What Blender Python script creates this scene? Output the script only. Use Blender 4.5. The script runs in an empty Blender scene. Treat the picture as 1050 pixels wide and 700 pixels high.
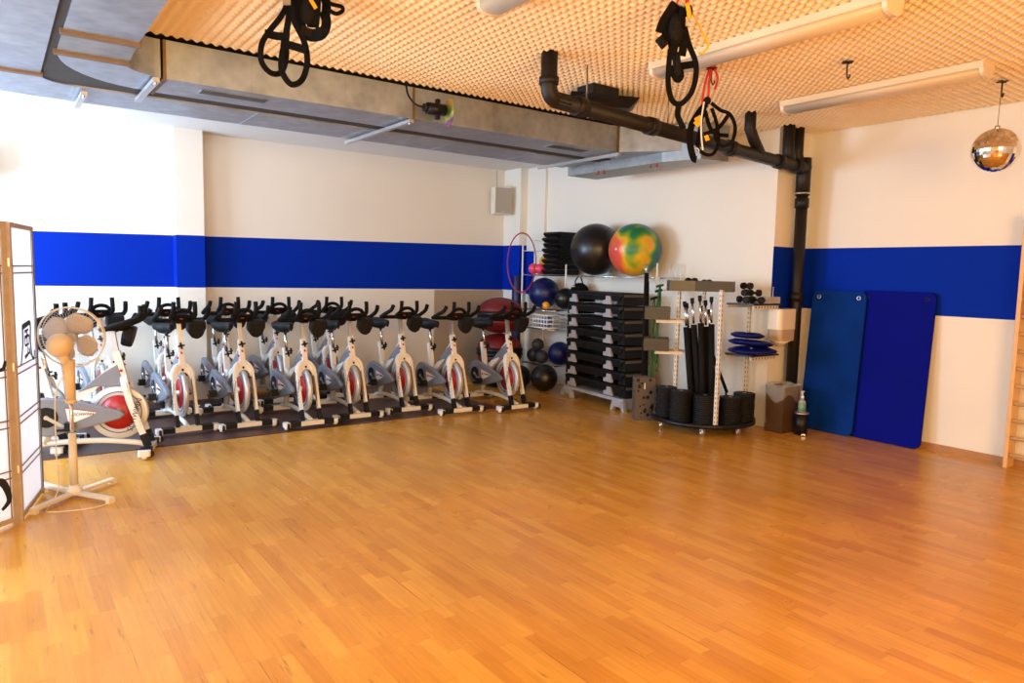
import bpy, math, random
from mathutils import Vector, Matrix
PI = math.pi
random.seed(7)
sc = bpy.context.scene
col = sc.collection

# ------------------------------------------------------------------ camera
def make_camera():
    yaw, pit, rol, f = 0.63174, 0.096296, -0.0206263, 728.9
    F = Vector((math.sin(yaw)*math.cos(pit), math.cos(yaw)*math.cos(pit), -math.sin(pit)))
    R = Vector((math.cos(yaw), -math.sin(yaw), 0)); D = F.cross(R)
    c, s = math.cos(rol), math.sin(rol)
    r = R*c + D*s; d = D*c - R*s
    cam = bpy.data.cameras.new('camera'); o = bpy.data.objects.new('camera', cam); col.objects.link(o)
    m = Matrix((( r.x, -d.x, -F.x, 0), (r.y, -d.y, -F.y, 0), (r.z, -d.z, -F.z, 1.65), (0, 0, 0, 1)))
    o.matrix_world = m
    cam.sensor_fit = 'HORIZONTAL'; cam.sensor_width = 36; cam.lens = f/1050*36
    cam.clip_start = .05
    sc.camera = o
make_camera()

# ------------------------------------------------------------------ light
vs = sc.view_settings
vs.view_transform = 'Standard'; vs.look = 'None'; vs.gamma = 1; vs.use_curve_mapping = False
vs.exposure = 0.30
W = bpy.data.worlds.new('world'); sc.world = W; W.use_nodes = True
W.node_tree.nodes['Background'].inputs[0].default_value = (.55, .75, 1, 1)
W.node_tree.nodes['Background'].inputs[1].default_value = .6
def area(name, loc, target, sx, sy, power, colr):
    l = bpy.data.lights.new(name, 'AREA'); l.shape = 'RECTANGLE'; l.size = sx; l.size_y = sy
    l.energy = power; l.color = colr
    o = bpy.data.objects.new(name, l); col.objects.link(o)
    o.location = loc
    o.rotation_euler = (Vector(target)-Vector(loc)).to_track_quat('-Z', 'Y').to_euler()
    return o
# daylight through the windows of the left wall (cool) and of the wall behind the camera (warm evening side)
area('daylight_left_far', (-1.93, 7.9, 1.85), (2, 7.9, 1.75), 2.2, 1.9, 275, (.56, .77, 1))
area('daylight_left_near', (-1.93, 4.2, 1.85), (2, 4.4, 1.6), 2.6, 1.9, 105, (.78, .90, 1))
area('daylight_rear', (2.2, -2.9, 1.9), (4.2, 4, 1.5), 4.4, 1.9, 360, (1, .58, .21))
area('daylight_rear_side', (-1.93, .2, 1.9), (6, 2.2, 1.6), 2.6, 1.9, 150, (1, .68, .34))

# ------------------------------------------------------------------ materials
def mat(name, c, rough=.5, metal=0, spec=.5, coat=0, trans=0, alpha=1, noise=None, bump=None):
    m = bpy.data.materials.new(name); m.use_nodes = True
    nt = m.node_tree; b = nt.nodes['Principled BSDF']
    b.inputs['Base Color'].default_value = (*c, 1)
    b.inputs['Roughness'].default_value = rough; b.inputs['Metallic'].default_value = metal
    b.inputs['Specular IOR Level'].default_value = spec; b.inputs['Coat Weight'].default_value = coat
    b.inputs['Transmission Weight'].default_value = trans; b.inputs['Alpha'].default_value = alpha
    tc = nt.nodes.new('ShaderNodeTexCoord')
    if noise:      # (scale, amount)
        n = nt.nodes.new('ShaderNodeTexNoise'); n.inputs['Scale'].default_value = noise[0]; n.inputs['Detail'].default_value = 4
        nt.links.new(tc.outputs['Object'], n.inputs['Vector'])
        mx = nt.nodes.new('ShaderNodeMix'); mx.data_type = 'RGBA'
        a = noise[1]
        mx.inputs[6].default_value = (*[max(0, x*(1-a)) for x in c], 1)
        mx.inputs[7].default_value = (*[min(1, x*(1+a)) for x in c], 1)
        nt.links.new(n.outputs['Fac'], mx.inputs[0]); nt.links.new(mx.outputs[2], b.inputs['Base Color'])
    if bump:
        n = nt.nodes.new('ShaderNodeTexNoise'); n.inputs['Scale'].default_value = bump[0]; n.inputs['Detail'].default_value = 3
        nt.links.new(tc.outputs['Object'], n.inputs['Vector'])
        bp = nt.nodes.new('ShaderNodeBump'); bp.inputs['Strength'].default_value = bump[1]; bp.inputs['Distance'].default_value = .01
        nt.links.new(n.outputs['Fac'], bp.inputs['Height']); nt.links.new(bp.outputs['Normal'], b.inputs['Normal'])
    return m

def math_node(nt, op, a, b=None, c=None):
    n = nt.nodes.new('ShaderNodeMath'); n.operation = op
    for i, v in enumerate((a, b, c)):
        if v is None: continue
        if isinstance(v, (int, float)): n.inputs[i].default_value = v
        else: nt.links.new(v, n.inputs[i])
    return n.outputs[0]

WALLC = (.82, .78, .70)
BLUE = (.0005, .024, .37)
def wall_mat(name, z0, z1, s0=0, s1=0, x0=0, ymask=None):
    """painted plaster with a blue stripe between z0 and z1 (world height)"""
    m = mat(name, WALLC, .75, spec=.08)
    nt = m.node_tree; b = nt.nodes['Principled BSDF']
    g = nt.nodes.new('ShaderNodeNewGeometry'); sp = nt.nodes.new('ShaderNodeSeparateXYZ')
    nt.links.new(g.outputs['Position'], sp.inputs[0]); X, Y, Z = sp.outputs
    dx = math_node(nt, 'SUBTRACT', X, x0)
    lo = math_node(nt, 'MULTIPLY_ADD', dx, s0, z0); hi = math_node(nt, 'MULTIPLY_ADD', dx, s1, z1)
    k = math_node(nt, 'MULTIPLY', math_node(nt, 'GREATER_THAN', Z, lo), math_node(nt, 'LESS_THAN', Z, hi))
    if ymask:
        mk = math_node(nt, 'ADD', math_node(nt, 'LESS_THAN', Y, ymask[0]), math_node(nt, 'GREATER_THAN', Y, ymask[1]))
        k = math_node(nt, 'MULTIPLY', k, mk)
    n = nt.nodes.new('ShaderNodeTexNoise'); n.inputs['Scale'].default_value = 1.3; n.inputs['Detail'].default_value = 6
    nt.links.new(g.outputs['Position'], n.inputs['Vector'])
    w = nt.nodes.new('ShaderNodeMix'); w.data_type = 'RGBA'
    w.inputs[6].default_value = (*[x*.96 for x in WALLC], 1); w.inputs[7].default_value = (*[min(1, x*1.04) for x in WALLC], 1)
    nt.links.new(n.outputs['Fac'], w.inputs[0])
    mx = nt.nodes.new('ShaderNodeMix'); mx.data_type = 'RGBA'
    nt.links.new(k, mx.inputs[0]); nt.links.new(w.outputs[2], mx.inputs[6]); mx.inputs[7].default_value = (*BLUE, 1)
    nt.links.new(mx.outputs[2], b.inputs['Base Color'])
    n2 = nt.nodes.new('ShaderNodeTexNoise'); n2.inputs['Scale'].default_value = 90
    nt.links.new(g.outputs['Position'], n2.inputs['Vector'])
    bp = nt.nodes.new('ShaderNodeBump'); bp.inputs['Strength'].default_value = .08; bp.inputs['Distance'].default_value = .003
    nt.links.new(n2.outputs['Fac'], bp.inputs['Height']); nt.links.new(bp.outputs['Normal'], b.inputs['Normal'])
    return m

def floor_mat():
    m = mat('beech_parquet', (.6, .3, .1), .3, spec=.5)
    nt = m.node_tree; b = nt.nodes['Principled BSDF']
    g = nt.nodes.new('ShaderNodeNewGeometry'); sp = nt.nodes.new('ShaderNodeSeparateXYZ')
    nt.links.new(g.outputs['Position'], sp.inputs[0]); X, Y, Z = sp.outputs
    def comb(x, y, z=0):
        c = nt.nodes.new('ShaderNodeCombineXYZ')
        for i, v in enumerate((x, y, z)):
            if isinstance(v, (int, float)): c.inputs[i].default_value = v
            else: nt.links.new(v, c.inputs[i])
        return c.outputs[0]
    SW = .07
    row = math_node(nt, 'FLOOR', math_node(nt, 'DIVIDE', X, SW))
    wn = nt.nodes.new('ShaderNodeTexWhiteNoise'); wn.noise_dimensions = '1D'; nt.links.new(row, wn.inputs['W'])
    ys = math_node(nt, 'ADD', math_node(nt, 'DIVIDE', Y, .47), math_node(nt, 'MULTIPLY', wn.outputs['Value'], 7.3))
    cell = math_node(nt, 'FLOOR', ys)
    wn2 = nt.nodes.new('ShaderNodeTexWhiteNoise'); wn2.noise_dimensions = '2D'; nt.links.new(comb(row, cell), wn2.inputs['Vector'])
    ramp = nt.nodes.new('ShaderNodeValToRGB'); e = ramp.color_ramp.elements
    e[0].position = 0; e[0].color = (.57, .240, .030, 1)
    e[1].position = 1; e[1].color = (.71, .355, .053, 1)
    x = e.new(.18); x.color = (.63, .280, .036, 1)
    x = e.new(.6); x.color = (.67, .314, .044, 1)
    nt.links.new(wn2.outputs['Value'], ramp.inputs[0])
    # grain
    gr = nt.nodes.new('ShaderNodeTexNoise'); gr.inputs['Scale'].default_value = 1; gr.inputs['Detail'].default_value = 5; gr.inputs['Distortion'].default_value = .3
    nt.links.new(comb(math_node(nt, 'MULTIPLY', X, 60), math_node(nt, 'MULTIPLY', Y, 3.0), wn2.outputs['Value']), gr.inputs['Vector'])
    mg = nt.nodes.new('ShaderNodeMix'); mg.data_type = 'RGBA'; mg.blend_type = 'MULTIPLY'; mg.inputs[0].default_value = .35
    nt.links.new(ramp.outputs[0], mg.inputs[6])
    gs = nt.nodes.new('ShaderNodeMapRange'); gs.inputs[1].default_value = .3; gs.inputs[2].default_value = .7; gs.inputs[3].default_value = .65; gs.inputs[4].default_value = 1.15
    nt.links.new(gr.outputs['Fac'], gs.inputs[0]); nt.links.new(gs.outputs[0], mg.inputs[7])
    # large worn patches
    lp = nt.nodes.new('ShaderNodeTexNoise'); lp.inputs['Scale'].default_value = 1.1; lp.inputs['Detail'].default_value = 6
    nt.links.new(g.outputs['Position'], lp.inputs['Vector'])
    ml = nt.nodes.new('ShaderNodeMix'); ml.data_type = 'RGBA'; ml.blend_type = 'MULTIPLY'; ml.inputs[0].default_value = 1
    l2 = nt.nodes.new('ShaderNodeMapRange'); l2.inputs[1].default_value = .3; l2.inputs[2].default_value = .7; l2.inputs[3].default_value = .86; l2.inputs[4].default_value = 1.08
    nt.links.new(lp.outputs['Fac'], l2.inputs[0]); nt.links.new(mg.outputs[2], ml.inputs[6]); nt.links.new(l2.outputs[0], ml.inputs[7])
    # seams : thin between strips, darker worn seams every third strip
    fx = math_node(nt, 'FRACT', math_node(nt, 'DIVIDE', X, SW)); fy = math_node(nt, 'FRACT', ys)
    ex = math_node(nt, 'LESS_THAN', fx, .022); ey = math_node(nt, 'LESS_THAN', fy, .006)
    seam = math_node(nt, 'MULTIPLY', math_node(nt, 'MAXIMUM', ex, ey), .28)
    f3 = math_node(nt, 'FRACT', math_node(nt, 'DIVIDE', X, SW*3))
    e3 = math_node(nt, 'LESS_THAN', f3, .02)
    sn = nt.nodes.new('ShaderNodeTexNoise'); sn.inputs['Scale'].default_value = 1; sn.inputs['Detail'].default_value = 3
    nt.links.new(comb(math_node(nt, 'MULTIPLY', X, 5), math_node(nt, 'MULTIPLY', Y, 2.3), 3.3), sn.inputs['Vector'])
    wr = nt.nodes.new('ShaderNodeMapRange'); wr.inputs[1].default_value = .52; wr.inputs[2].default_value = .66; nt.links.new(sn.outputs['Fac'], wr.inputs[0])
    dark = math_node(nt, 'MULTIPLY', math_node(nt, 'MULTIPLY', e3, wr.outputs[0]), .75)
    # short dark streaks in the wood
    st = nt.nodes.new('ShaderNodeTexNoise'); st.inputs['Scale'].default_value = 1; st.inputs['Detail'].default_value = 4
    nt.links.new(comb(math_node(nt, 'MULTIPLY', X, 38), math_node(nt, 'MULTIPLY', Y, 4.5), wn2.outputs['Value']), st.inputs['Vector'])
    s2 = nt.nodes.new('ShaderNodeMapRange'); s2.inputs[1].default_value = .64; s2.inputs[2].default_value = .76; s2.inputs[4].default_value = .55
    nt.links.new(st.outputs['Fac'], s2.inputs[0])
    tot = math_node(nt, 'MAXIMUM', math_node(nt, 'MAXIMUM', seam, dark), s2.outputs[0])
    fin = nt.nodes.new('ShaderNodeMix'); fin.data_type = 'RGBA'
    nt.links.new(tot, fin.inputs[0]); nt.links.new(ml.outputs[2], fin.inputs[6]); fin.inputs[7].default_value = (.13, .045, .012, 1)
    nt.links.new(fin.outputs[2], b.inputs['Base Color'])
    rr = nt.nodes.new('ShaderNodeMapRange'); rr.inputs[3].default_value = .18; rr.inputs[4].default_value = .34
    nt.links.new(lp.outputs['Fac'], rr.inputs[0]); nt.links.new(rr.outputs[0], b.inputs['Roughness'])
    bp = nt.nodes.new('ShaderNodeBump'); bp.inputs['Strength'].default_value = .12; bp.inputs['Distance'].default_value = .002
    nt.links.new(gs.outputs[0], bp.inputs['Height']); nt.links.new(bp.outputs['Normal'], b.inputs['Normal'])
    return m

def duct_mat(name, c, rough=.38):
    m = mat(name, c, rough, .75)
    nt = m.node_tree; b = nt.nodes['Principled BSDF']
    tc = nt.nodes.new('ShaderNodeTexCoord')
    v = nt.nodes.new('ShaderNodeTexVoronoi'); v.inputs['Scale'].default_value = 14
    n = nt.nodes.new('ShaderNodeTexNoise'); n.inputs['Scale'].default_value = 5; n.inputs['Detail'].default_value = 8
    nt.links.new(tc.outputs['Object'], v.inputs['Vector']); nt.links.new(tc.outputs['Object'], n.inputs['Vector'])
    s = math_node(nt, 'MULTIPLY_ADD', v.outputs['Distance'], .25, math_node(nt, 'MULTIPLY', n.outputs['Fac'], 1.0))
    r = nt.nodes.new('ShaderNodeValToRGB'); e = r.color_ramp.elements
    e[0].position = .3; e[0].color = (*[x*.72 for x in c], 1); e[1].position = .85; e[1].color = (*[min(1, x*1.2) for x in c], 1)
    nt.links.new(s, r.inputs[0]); nt.links.new(r.outputs[0], b.inputs['Base Color'])
    mr = nt.nodes.new('ShaderNodeMapRange'); mr.inputs[3].default_value = rough-.08; mr.inputs[4].default_value = rough+.2
    nt.links.new(n.outputs['Fac'], mr.inputs[0]); nt.links.new(mr.outputs[0], b.inputs['Roughness'])
    return m

def ramp_mat(name, stops, scale, rough=.4, off=(0, 0, 0), grad=(0, 0, 0)):
    m = mat(name, (1, 1, 1), rough); nt = m.node_tree; b = nt.nodes['Principled BSDF']
    tc = nt.nodes.new('ShaderNodeTexCoord')
    mp = nt.nodes.new('ShaderNodeMapping'); mp.inputs['Location'].default_value = off
    nt.links.new(tc.outputs['Object'], mp.inputs['Vector'])
    n = nt.nodes.new('ShaderNodeTexNoise'); n.inputs['Scale'].default_value = scale; n.inputs['Detail'].default_value = 1.5
    nt.links.new(mp.outputs[0], n.inputs['Vector'])
    sp = nt.nodes.new('ShaderNodeSeparateXYZ'); nt.links.new(tc.outputs['Object'], sp.inputs[0])
    v = n.outputs['Fac']
    for i in range(3):
        if grad[i]: v = math_node(nt, 'MULTIPLY_ADD', sp.outputs[i], grad[i], v)
    r = nt.nodes.new('ShaderNodeValToRGB'); els = r.color_ramp.elements
    els[0].position = stops[0][0]; els[0].color = (*stops[0][1], 1)
    els[1].position = stops[-1][0]; els[1].color = (*stops[-1][1], 1)
    for p, c in stops[1:-1]:
        x = els.new(p); x.color = (*c, 1)
    nt.links.new(v, r.inputs[0]); nt.links.new(r.outputs[0], b.inputs['Base Color'])
    return m

M = dict(
    white=mat('white_paint', (.80, .79, .77), .35, noise=(8, .04)),
    bikewhite=mat('bike_white_enamel', (.80, .77, .72), .28, coat=.3, noise=(9, .03)),
    black=mat('black_plastic', (.006, .006, .007), .38, spec=.3, noise=(20, .3)),
    rubber=mat('black_rubber', (.006, .006, .007), .6, spec=.3, noise=(25, .3)),
    fabric_black=mat('black_webbing', (.004, .0035, .0035), .9, spec=.15, bump=(300, .3)),
    foamgrip=mat('black_foam_grip', (.006, .0055, .0055), .8, spec=.2, bump=(120, .4)),
    yellow=mat('yellow_webbing', (.80, .42, .01), .7, bump=(300, .3)),
    red=mat('red_disc', (.42, .008, .006), .35, noise=(10, .1)),
    knobred=mat('red_tag', (.45, .01, .01), .4, noise=(10, .1)),
    silver=mat('silver_grey_plastic', (.22, .24, .29), .38, .25, noise=(6, .08)),
    wheelrim=mat('flywheel_silver', (.56, .57, .60), .3, .35, noise=(5, .08)),
    chrome=mat('chrome', (.75, .75, .77), .15, 1, noise=(10, .05)),
    steel=mat('zinc_steel', (.6, .6, .6), .35, .9, noise=(10, .1)),
    cream=mat('cream_plastic', (.74, .66, .51), .45, noise=(8, .06)),
    creamtop=mat('yellowed_plastic', (.74, .56, .33), .45, noise=(8, .08)),
    blade=mat('tan_translucent_blade', (.52, .46, .40), .4, noise=(8, .06)),
    wood=mat('oak_frame', (.45, .35, .25), .5, noise=(14, .25)),
    pine=mat('pine', (.72, .43, .17), .45, noise=(9, .15)),
    skirt=mat('wood_skirting', (.42, .20, .06), .4, noise=(10, .2)),
    paper=mat('rice_paper', (.86, .86, .88), .85, noise=(30, .04)), greyframe=mat('grey_frame_edge', (.14, .13, .14), .6, noise=(20, .1)),
    lattice=mat('dark_lattice', (.16, .12, .10), .6, noise=(20, .2)),
    ink=mat('black_ink', (.012, .011, .012), .7, noise=(20, .2)),
    duct=duct_mat('galvanised_sheet', (.39, .45, .52)),
    duct2=duct_mat('galvanised_sheet_dull', (.33, .35, .36), .45),
    darkmetal_shade=mat('dark_metal_and_duct_shade', (.04, .035, .03), .7, .2, noise=(6, .2)),  # hook metal, also the colour of the painted shade around the ducts
    flange=mat('rusty_flange', (.20, .13, .07), .5, .5, noise=(12, .25)),
    pipe=mat('black_painted_pipe', (.008, .006, .005), .5, spec=.35, noise=(10, .4), bump=(25, .25)),
    foam=mat('cream_acoustic_foam', (.94, .79, .55), .9, spec=.05, noise=(3, .05)),
    ceiling=mat('ceiling_plaster', (.80, .80, .80), .85, noise=(1.5, .03)),
    matfloor=mat('burgundy_rubber_flooring', (.065, .026, .024), .45, noise=(3, .2)),
    diffuser=mat('opal_diffuser', (.66, .55, .40), .3, noise=(3, .03)),
    lampbody=mat('lamp_white_metal', (.78, .66, .48), .4, noise=(5, .03)),
    matteal=mat('teal_blue_mat_foam', (.001, .028, .20), .75, spec=.08, noise=(2.6, .55), bump=(70, .12)),
    matblue=mat('royal_blue_mat_foam', (.001, .004, .21), .75, spec=.08, noise=(2, .25), bump=(70, .12)),
    mirror=mat('mirror_tiles', (.85, .80, .70), .06, 1, noise=(14, .35)),
    ballblack=mat('glossy_black_vinyl', (.008, .007, .007), .34, noise=(6, .3)),
    redvinyl=mat('red_vinyl', (.15, .005, .005), .5, noise=(4, .15)),
    bluevinyl=mat('blue_vinyl', (.001, .006, .085), .4, noise=(4, .15)),
    pink=mat('pink_vinyl', (.75, .05, .12), .35, noise=(6, .08)),
    yellowvinyl=mat('orange_yellow_vinyl', (.85, .40, .01), .4, noise=(6, .08)),
    hoop=mat('red_hoop', (.35, .015, .03), .4, noise=(10, .2)),
    stepblack=mat('black_step_plastic', (.005, .005, .006), .55, spec=.25, noise=(10, .3)),
    stepgrey=mat('grey_step_foot', (.36, .36, .39), .6, noise=(10, .1)),
    steptan=mat('grey_step_end', (.10, .085, .06), .65, noise=(10, .1)),
    steppale=mat('pale_grey_step_base', (.36, .37, .42), .5, noise=(6, .1)),
    traybrown=mat('brownish_tray_metal', (.035, .028, .018), .4, .3, noise=(6, .1)),
    traygrey=mat('grey_tray_metal', (.035, .038, .042), .35, .3, noise=(6, .1)),
    slot=mat('white_slotted_angle', (.66, .60, .50), .45, noise=(12, .12)),
    hole=mat('dark_hole', (.05, .04, .03), .8, noise=(12, .1)),
    green=mat('green_band', (.004, .09, .015), .5, noise=(10, .15)),
    bluecush=mat('blue_cushion', (.002, .005, .12), .5, spec=.25, noise=(6, .2)),
    clear=mat('clear_plastic', (.8, .8, .8), .12, alpha=.32, noise=(5, .05)),
    liner=mat('clear_bin_liner', (.8, .78, .7), .25, alpha=.2, bump=(30, 1.0)),
    dispenser=mat('ivory_dispenser', (.80, .70, .55), .3, noise=(6, .03)),
    dispclear=mat('smoky_dispenser_window', (.52, .38, .25), .2, noise=(6, .05)),
    binbrown=mat('brown_bin', (.10, .05, .02), .35, .2, noise=(6, .2)),
    label=mat('green_label', (.16, .32, .22), .5, noise=(12, .2)),
    bluepl=mat('bright_blue_plastic', (.01, .14, .45), .45, noise=(8, .2)),
    greyball=mat('grey_medicine_ball', (.022, .024, .028), .6, noise=(8, .2)),
    speaker=mat('speaker_grille', (.40, .37, .32), .7, noise=(200, .3)),
    speakerbox=mat('speaker_cabinet', (.80, .74, .62), .5, noise=(6, .05)),
    box=mat('cardboard_grey', (.11, .08, .06), .7, noise=(12, .2)),
    glass=mat('window_glass', (.6, .75, .9), .1, noise=(1, .05)),
    redcord=mat('red_cord', (.60, .02, .01), .6, noise=(60, .2)),
    wire=mat('thin_wire', (.25, .2, .15), .4, .7, noise=(10, .1)),
    floor=floor_mat(),
    beigearea=mat('beige_wall_area', (.42, .33, .24), .7, noise=(4, .08)),
)
def translucent(name, c):
    m = mat(name, c, .9, spec=.1, noise=(30, .03)); nt = m.node_tree; b = nt.nodes['Principled BSDF']; out = nt.nodes['Material Output']
    t = nt.nodes.new('ShaderNodeBsdfTranslucent'); t.inputs[0].default_value = (*c, 1); mx = nt.nodes.new('ShaderNodeMixShader'); mx.inputs[0].default_value = .5
    nt.links.new(b.outputs[0], mx.inputs[1]); nt.links.new(t.outputs[0], mx.inputs[2]); nt.links.new(mx.outputs[0], out.inputs[0]); return m
M['papertr'] = translucent('rice_paper_lit', (.92, .92, .95))
def slotted():
    m = mat('white_slotted_angle_holes', (.66, .60, .50), .45); nt = m.node_tree; b = nt.nodes['Principled BSDF']
    tc = nt.nodes.new('ShaderNodeTexCoord'); sp = nt.nodes.new('ShaderNodeSeparateXYZ'); nt.links.new(tc.outputs['Object'], sp.inputs[0])
    zf = math_node(nt, 'LESS_THAN', math_node(nt, 'FRACT', math_node(nt, 'MULTIPLY', sp.outputs[2], 20)), .45)
    xf = math_node(nt, 'LESS_THAN', math_node(nt, 'ABSOLUTE', sp.outputs[0]), .0045)
    yf = math_node(nt, 'MULTIPLY', math_node(nt, 'LESS_THAN', math_node(nt, 'ABSOLUTE', math_node(nt, 'SUBTRACT', sp.outputs[1], .016)), .0045), math_node(nt, 'LESS_THAN', sp.outputs[0], -.01))
    k = math_node(nt, 'MULTIPLY', zf, math_node(nt, 'MAXIMUM', xf, yf))
    mx = nt.nodes.new('ShaderNodeMix'); mx.data_type = 'RGBA'; nt.links.new(k, mx.inputs[0]); mx.inputs[6].default_value = (.66, .60, .50, 1); mx.inputs[7].default_value = (.03, .025, .02, 1)
    nt.links.new(mx.outputs[2], b.inputs['Base Color']); return m
M['slotted'] = slotted()

# ------------------------------------------------------------------ mesh helpers
class MB:
    def __init__(s): s.v = []; s.f = []; s.s = []
    def add(s, vs, fs, smooth=False):
        n = len(s.v); s.v += [Vector(v) for v in vs]
        s.f += [tuple(i+n for i in f) for f in fs]; s.s += [smooth]*len(fs); return s
    def box(s, x0, x1, y0, y1, z0, z1):
        return s.add([(x, y, z) for x in (x0, x1) for y in (y0, y1) for z in (z0, z1)],
            [(0, 1, 3, 2), (4, 6, 7, 5), (0, 4, 5, 1), (2, 3, 7, 6), (0, 2, 6, 4), (1, 5, 7, 3)])
    def rbox(s, c, size, r=None, bev=0):
        """box centred at c, optional 3x3 rotation; bev chamfers the vertical edges"""
        hx, hy, hz = [k/2 for k in size]; R = r or Matrix.Identity(3); c = Vector(c)
        if not bev:
            n = len(s.v); s.box(-hx, hx, -hy, hy, -hz, hz)
            for i in range(n, len(s.v)): s.v[i] = R @ s.v[i] + c
            return s
        pts = []
        for sx, sy, a0 in ((1, 1, 0), (-1, 1, 90), (-1, -1, 180), (1, -1, 270)):
            for k in range(5):
                a = math.radians(a0+k*22.5); pts.append((sx*(hx-bev)+bev*math.cos(a), sy*(hy-bev)+bev*math.sin(a)))
        n = len(s.v); s.prism(pts, -hz, hz)
        for i in range(n, len(s.v)): s.v[i] = R @ s.v[i] + c
        return s
    def prism(s, pts, z0, z1, axis='z', smooth=False):
        def P(a, b, h): return {'z': (a, b, h), 'y': (a, h, b), 'x': (h, a, b)}[axis]
        n = len(pts)
        vs = [P(a, b, z0) for a, b in pts]+[P(a, b, z1) for a, b in pts]
        s.add(vs, [tuple(range(n-1, -1, -1)), tuple(range(n, 2*n))])
        base = len(s.v)-2*n
        s.f += [(base+i, base+(i+1) % n, base+n+(i+1) % n, base+n+i) for i in range(n)]; s.s += [smooth]*n
        return s
    def cyl(s, p0, p1, r0, r1=None, n=12, caps=True):
        r1 = r0 if r1 is None else r1
        return s.tube([p0, p1], [r0, r1], n, caps)
    def tube(s, path, r, n=10, caps=True, closed=False, ref=None, prof=None):
        """sweep a round section (radius r or list) or prof [(a,b)] along path"""
        P = [Vector(p) for p in path]; m = len(P)
        rs = r if isinstance(r, (list, tuple)) else [r]*m
        T = []
        for i in range(m):
            a = P[i-1] if (i or closed) else P[i]; b = P[(i+1) % m] if (i < m-1 or closed) else P[i]
            t = (b-a); T.append(t.normalized() if t.length > 1e-9 else Vector((0, 0, 1)))
        up = Vector(ref) if ref else (Vector((0, 0, 1)) if abs(T[0].z) < .9 else Vector((1, 0, 0)))
        N = None; base = len(s.v); k = len(prof) if prof else n
        for i in range(m):
            if ref: nn = up - T[i]*up.dot(T[i])
            else:
                nn = (up if N is None else N); nn = nn - T[i]*nn.dot(T[i])
            if nn.length < 1e-6: nn = T[i].orthogonal()
            N = nn.normalized(); B = T[i].cross(N)
            if prof: s.v += [P[i]+N*a*rs[i]+B*b*rs[i] for a, b in prof]
            else: s.v += [P[i]+(N*math.cos(2*PI*j/n)+B*math.sin(2*PI*j/n))*rs[i] for j in range(n)]
        for i in range(m if closed else m-1):
            a = base+i*k; b = base+((i+1) % m)*k
            for j in range(k):
                s.f.append((a+j, a+(j+1) % k, b+(j+1) % k, b+j)); s.s.append(not prof)
        if caps and not closed:
            s.f.append(tuple(base+j for j in range(k-1, -1, -1))); s.s.append(False)
            s.f.append(tuple(base+(m-1)*k+j for j in range(k))); s.s.append(False)
        return s
    def ribbon(s, path, w, t=.003, ref=(0, 1, 0), closed=False):
        """flat strap: width along ref-perpendicular, ref is the flat normal"""
        return s.tube(path, 1, closed=closed, ref=ref, prof=[(w/2, t/2), (-w/2, t/2), (-w/2, -t/2), (w/2, -t/2)])
    def lathe(s, prof, n=24, o=(0, 0, 0), axis='z', smooth=True, ring=False):
        """prof [(r,h)] about axis"""
        o = Vector(o); base = len(s.v); m = len(prof)
        for r, h in prof:
            for j in range(n):
                a = 2*PI*j/n; c, d = r*math.cos(a), r*math.sin(a)
                s.v.append(o+Vector({'z': (c, d, h), 'y': (c, h, d), 'x': (h, c, d)}[axis]))
        for i in range(m-1):
            for j in range(n):
                s.f.append((base+i*n+j, base+i*n+(j+1) % n, base+(i+1)*n+(j+1) % n, base+(i+1)*n+j)); s.s.append(smooth)
        if ring: return s
        if prof[0][0] > 1e-6: s.f.append(tuple(base+j for j in range(n-1, -1, -1))); s.s.append(False)
        if prof[-1][0] > 1e-6: s.f.append(tuple(base+(m-1)*n+j for j in range(n))); s.s.append(False)
        return s
    def sphere(s, c, r, n=24, m=14, sc=(1, 1, 1), smooth=True):
        pr = [(max(1e-7, math.sin(PI*i/m)), -math.cos(PI*i/m)) for i in range(m+1)]
        k = len(s.v); s.lathe(pr, n, smooth=smooth)
        for i in range(k, len(s.v)):
            v = s.v[i]; s.v[i] = Vector((v.x*sc[0]*r, v.y*sc[1]*r, v.z*sc[2]*r))+Vector(c)
        return s
    def torus(s, c, R, r, n=40, k=8, rot=None, a0=0, a1=2*PI):
        rot = rot or Matrix.Identity(3); full = abs(a1-a0-2*PI) < 1e-6
        m = n if full else n+1
        P = [rot @ Vector((R*math.cos(a0+(a1-a0)*i/n), R*math.sin(a0+(a1-a0)*i/n), 0))+Vector(c) for i in range(m)]
        return s.tube(P, r, k, closed=full, ref=tuple(rot @ Vector((0, 0, 1))))
    def xf(s, mtx, start=0):
        for i in range(start, len(s.v)): s.v[i] = mtx @ s.v[i]
        return s
    def mesh(s, name, m):
        me = bpy.data.meshes.new(name); me.from_pydata([tuple(v) for v in s.v], [], s.f)
        for p, k in zip(me.polygons, s.s): p.use_smooth = k
        me.materials.append(m if not isinstance(m, str) else M[m])
        bm = None
        me.validate(); me.update()
        return me
    def build(s, name, m, parent=None, loc=(0, 0, 0), bev=0):
        o = bpy.data.objects.new(name, s.mesh(name, m)); col.objects.link(o); o.location = loc
        if parent is not None: o.parent = parent
        import bmesh
        b = bmesh.new(); b.from_mesh(o.data); bmesh.ops.recalc_face_normals(b, faces=b.faces); b.to_mesh(o.data); b.free()
        if bev:
            md = o.modifiers.new('bevel', 'BEVEL'); md.width = bev; md.segments = 2; md.limit_method = 'ANGLE'
        return o

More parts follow.
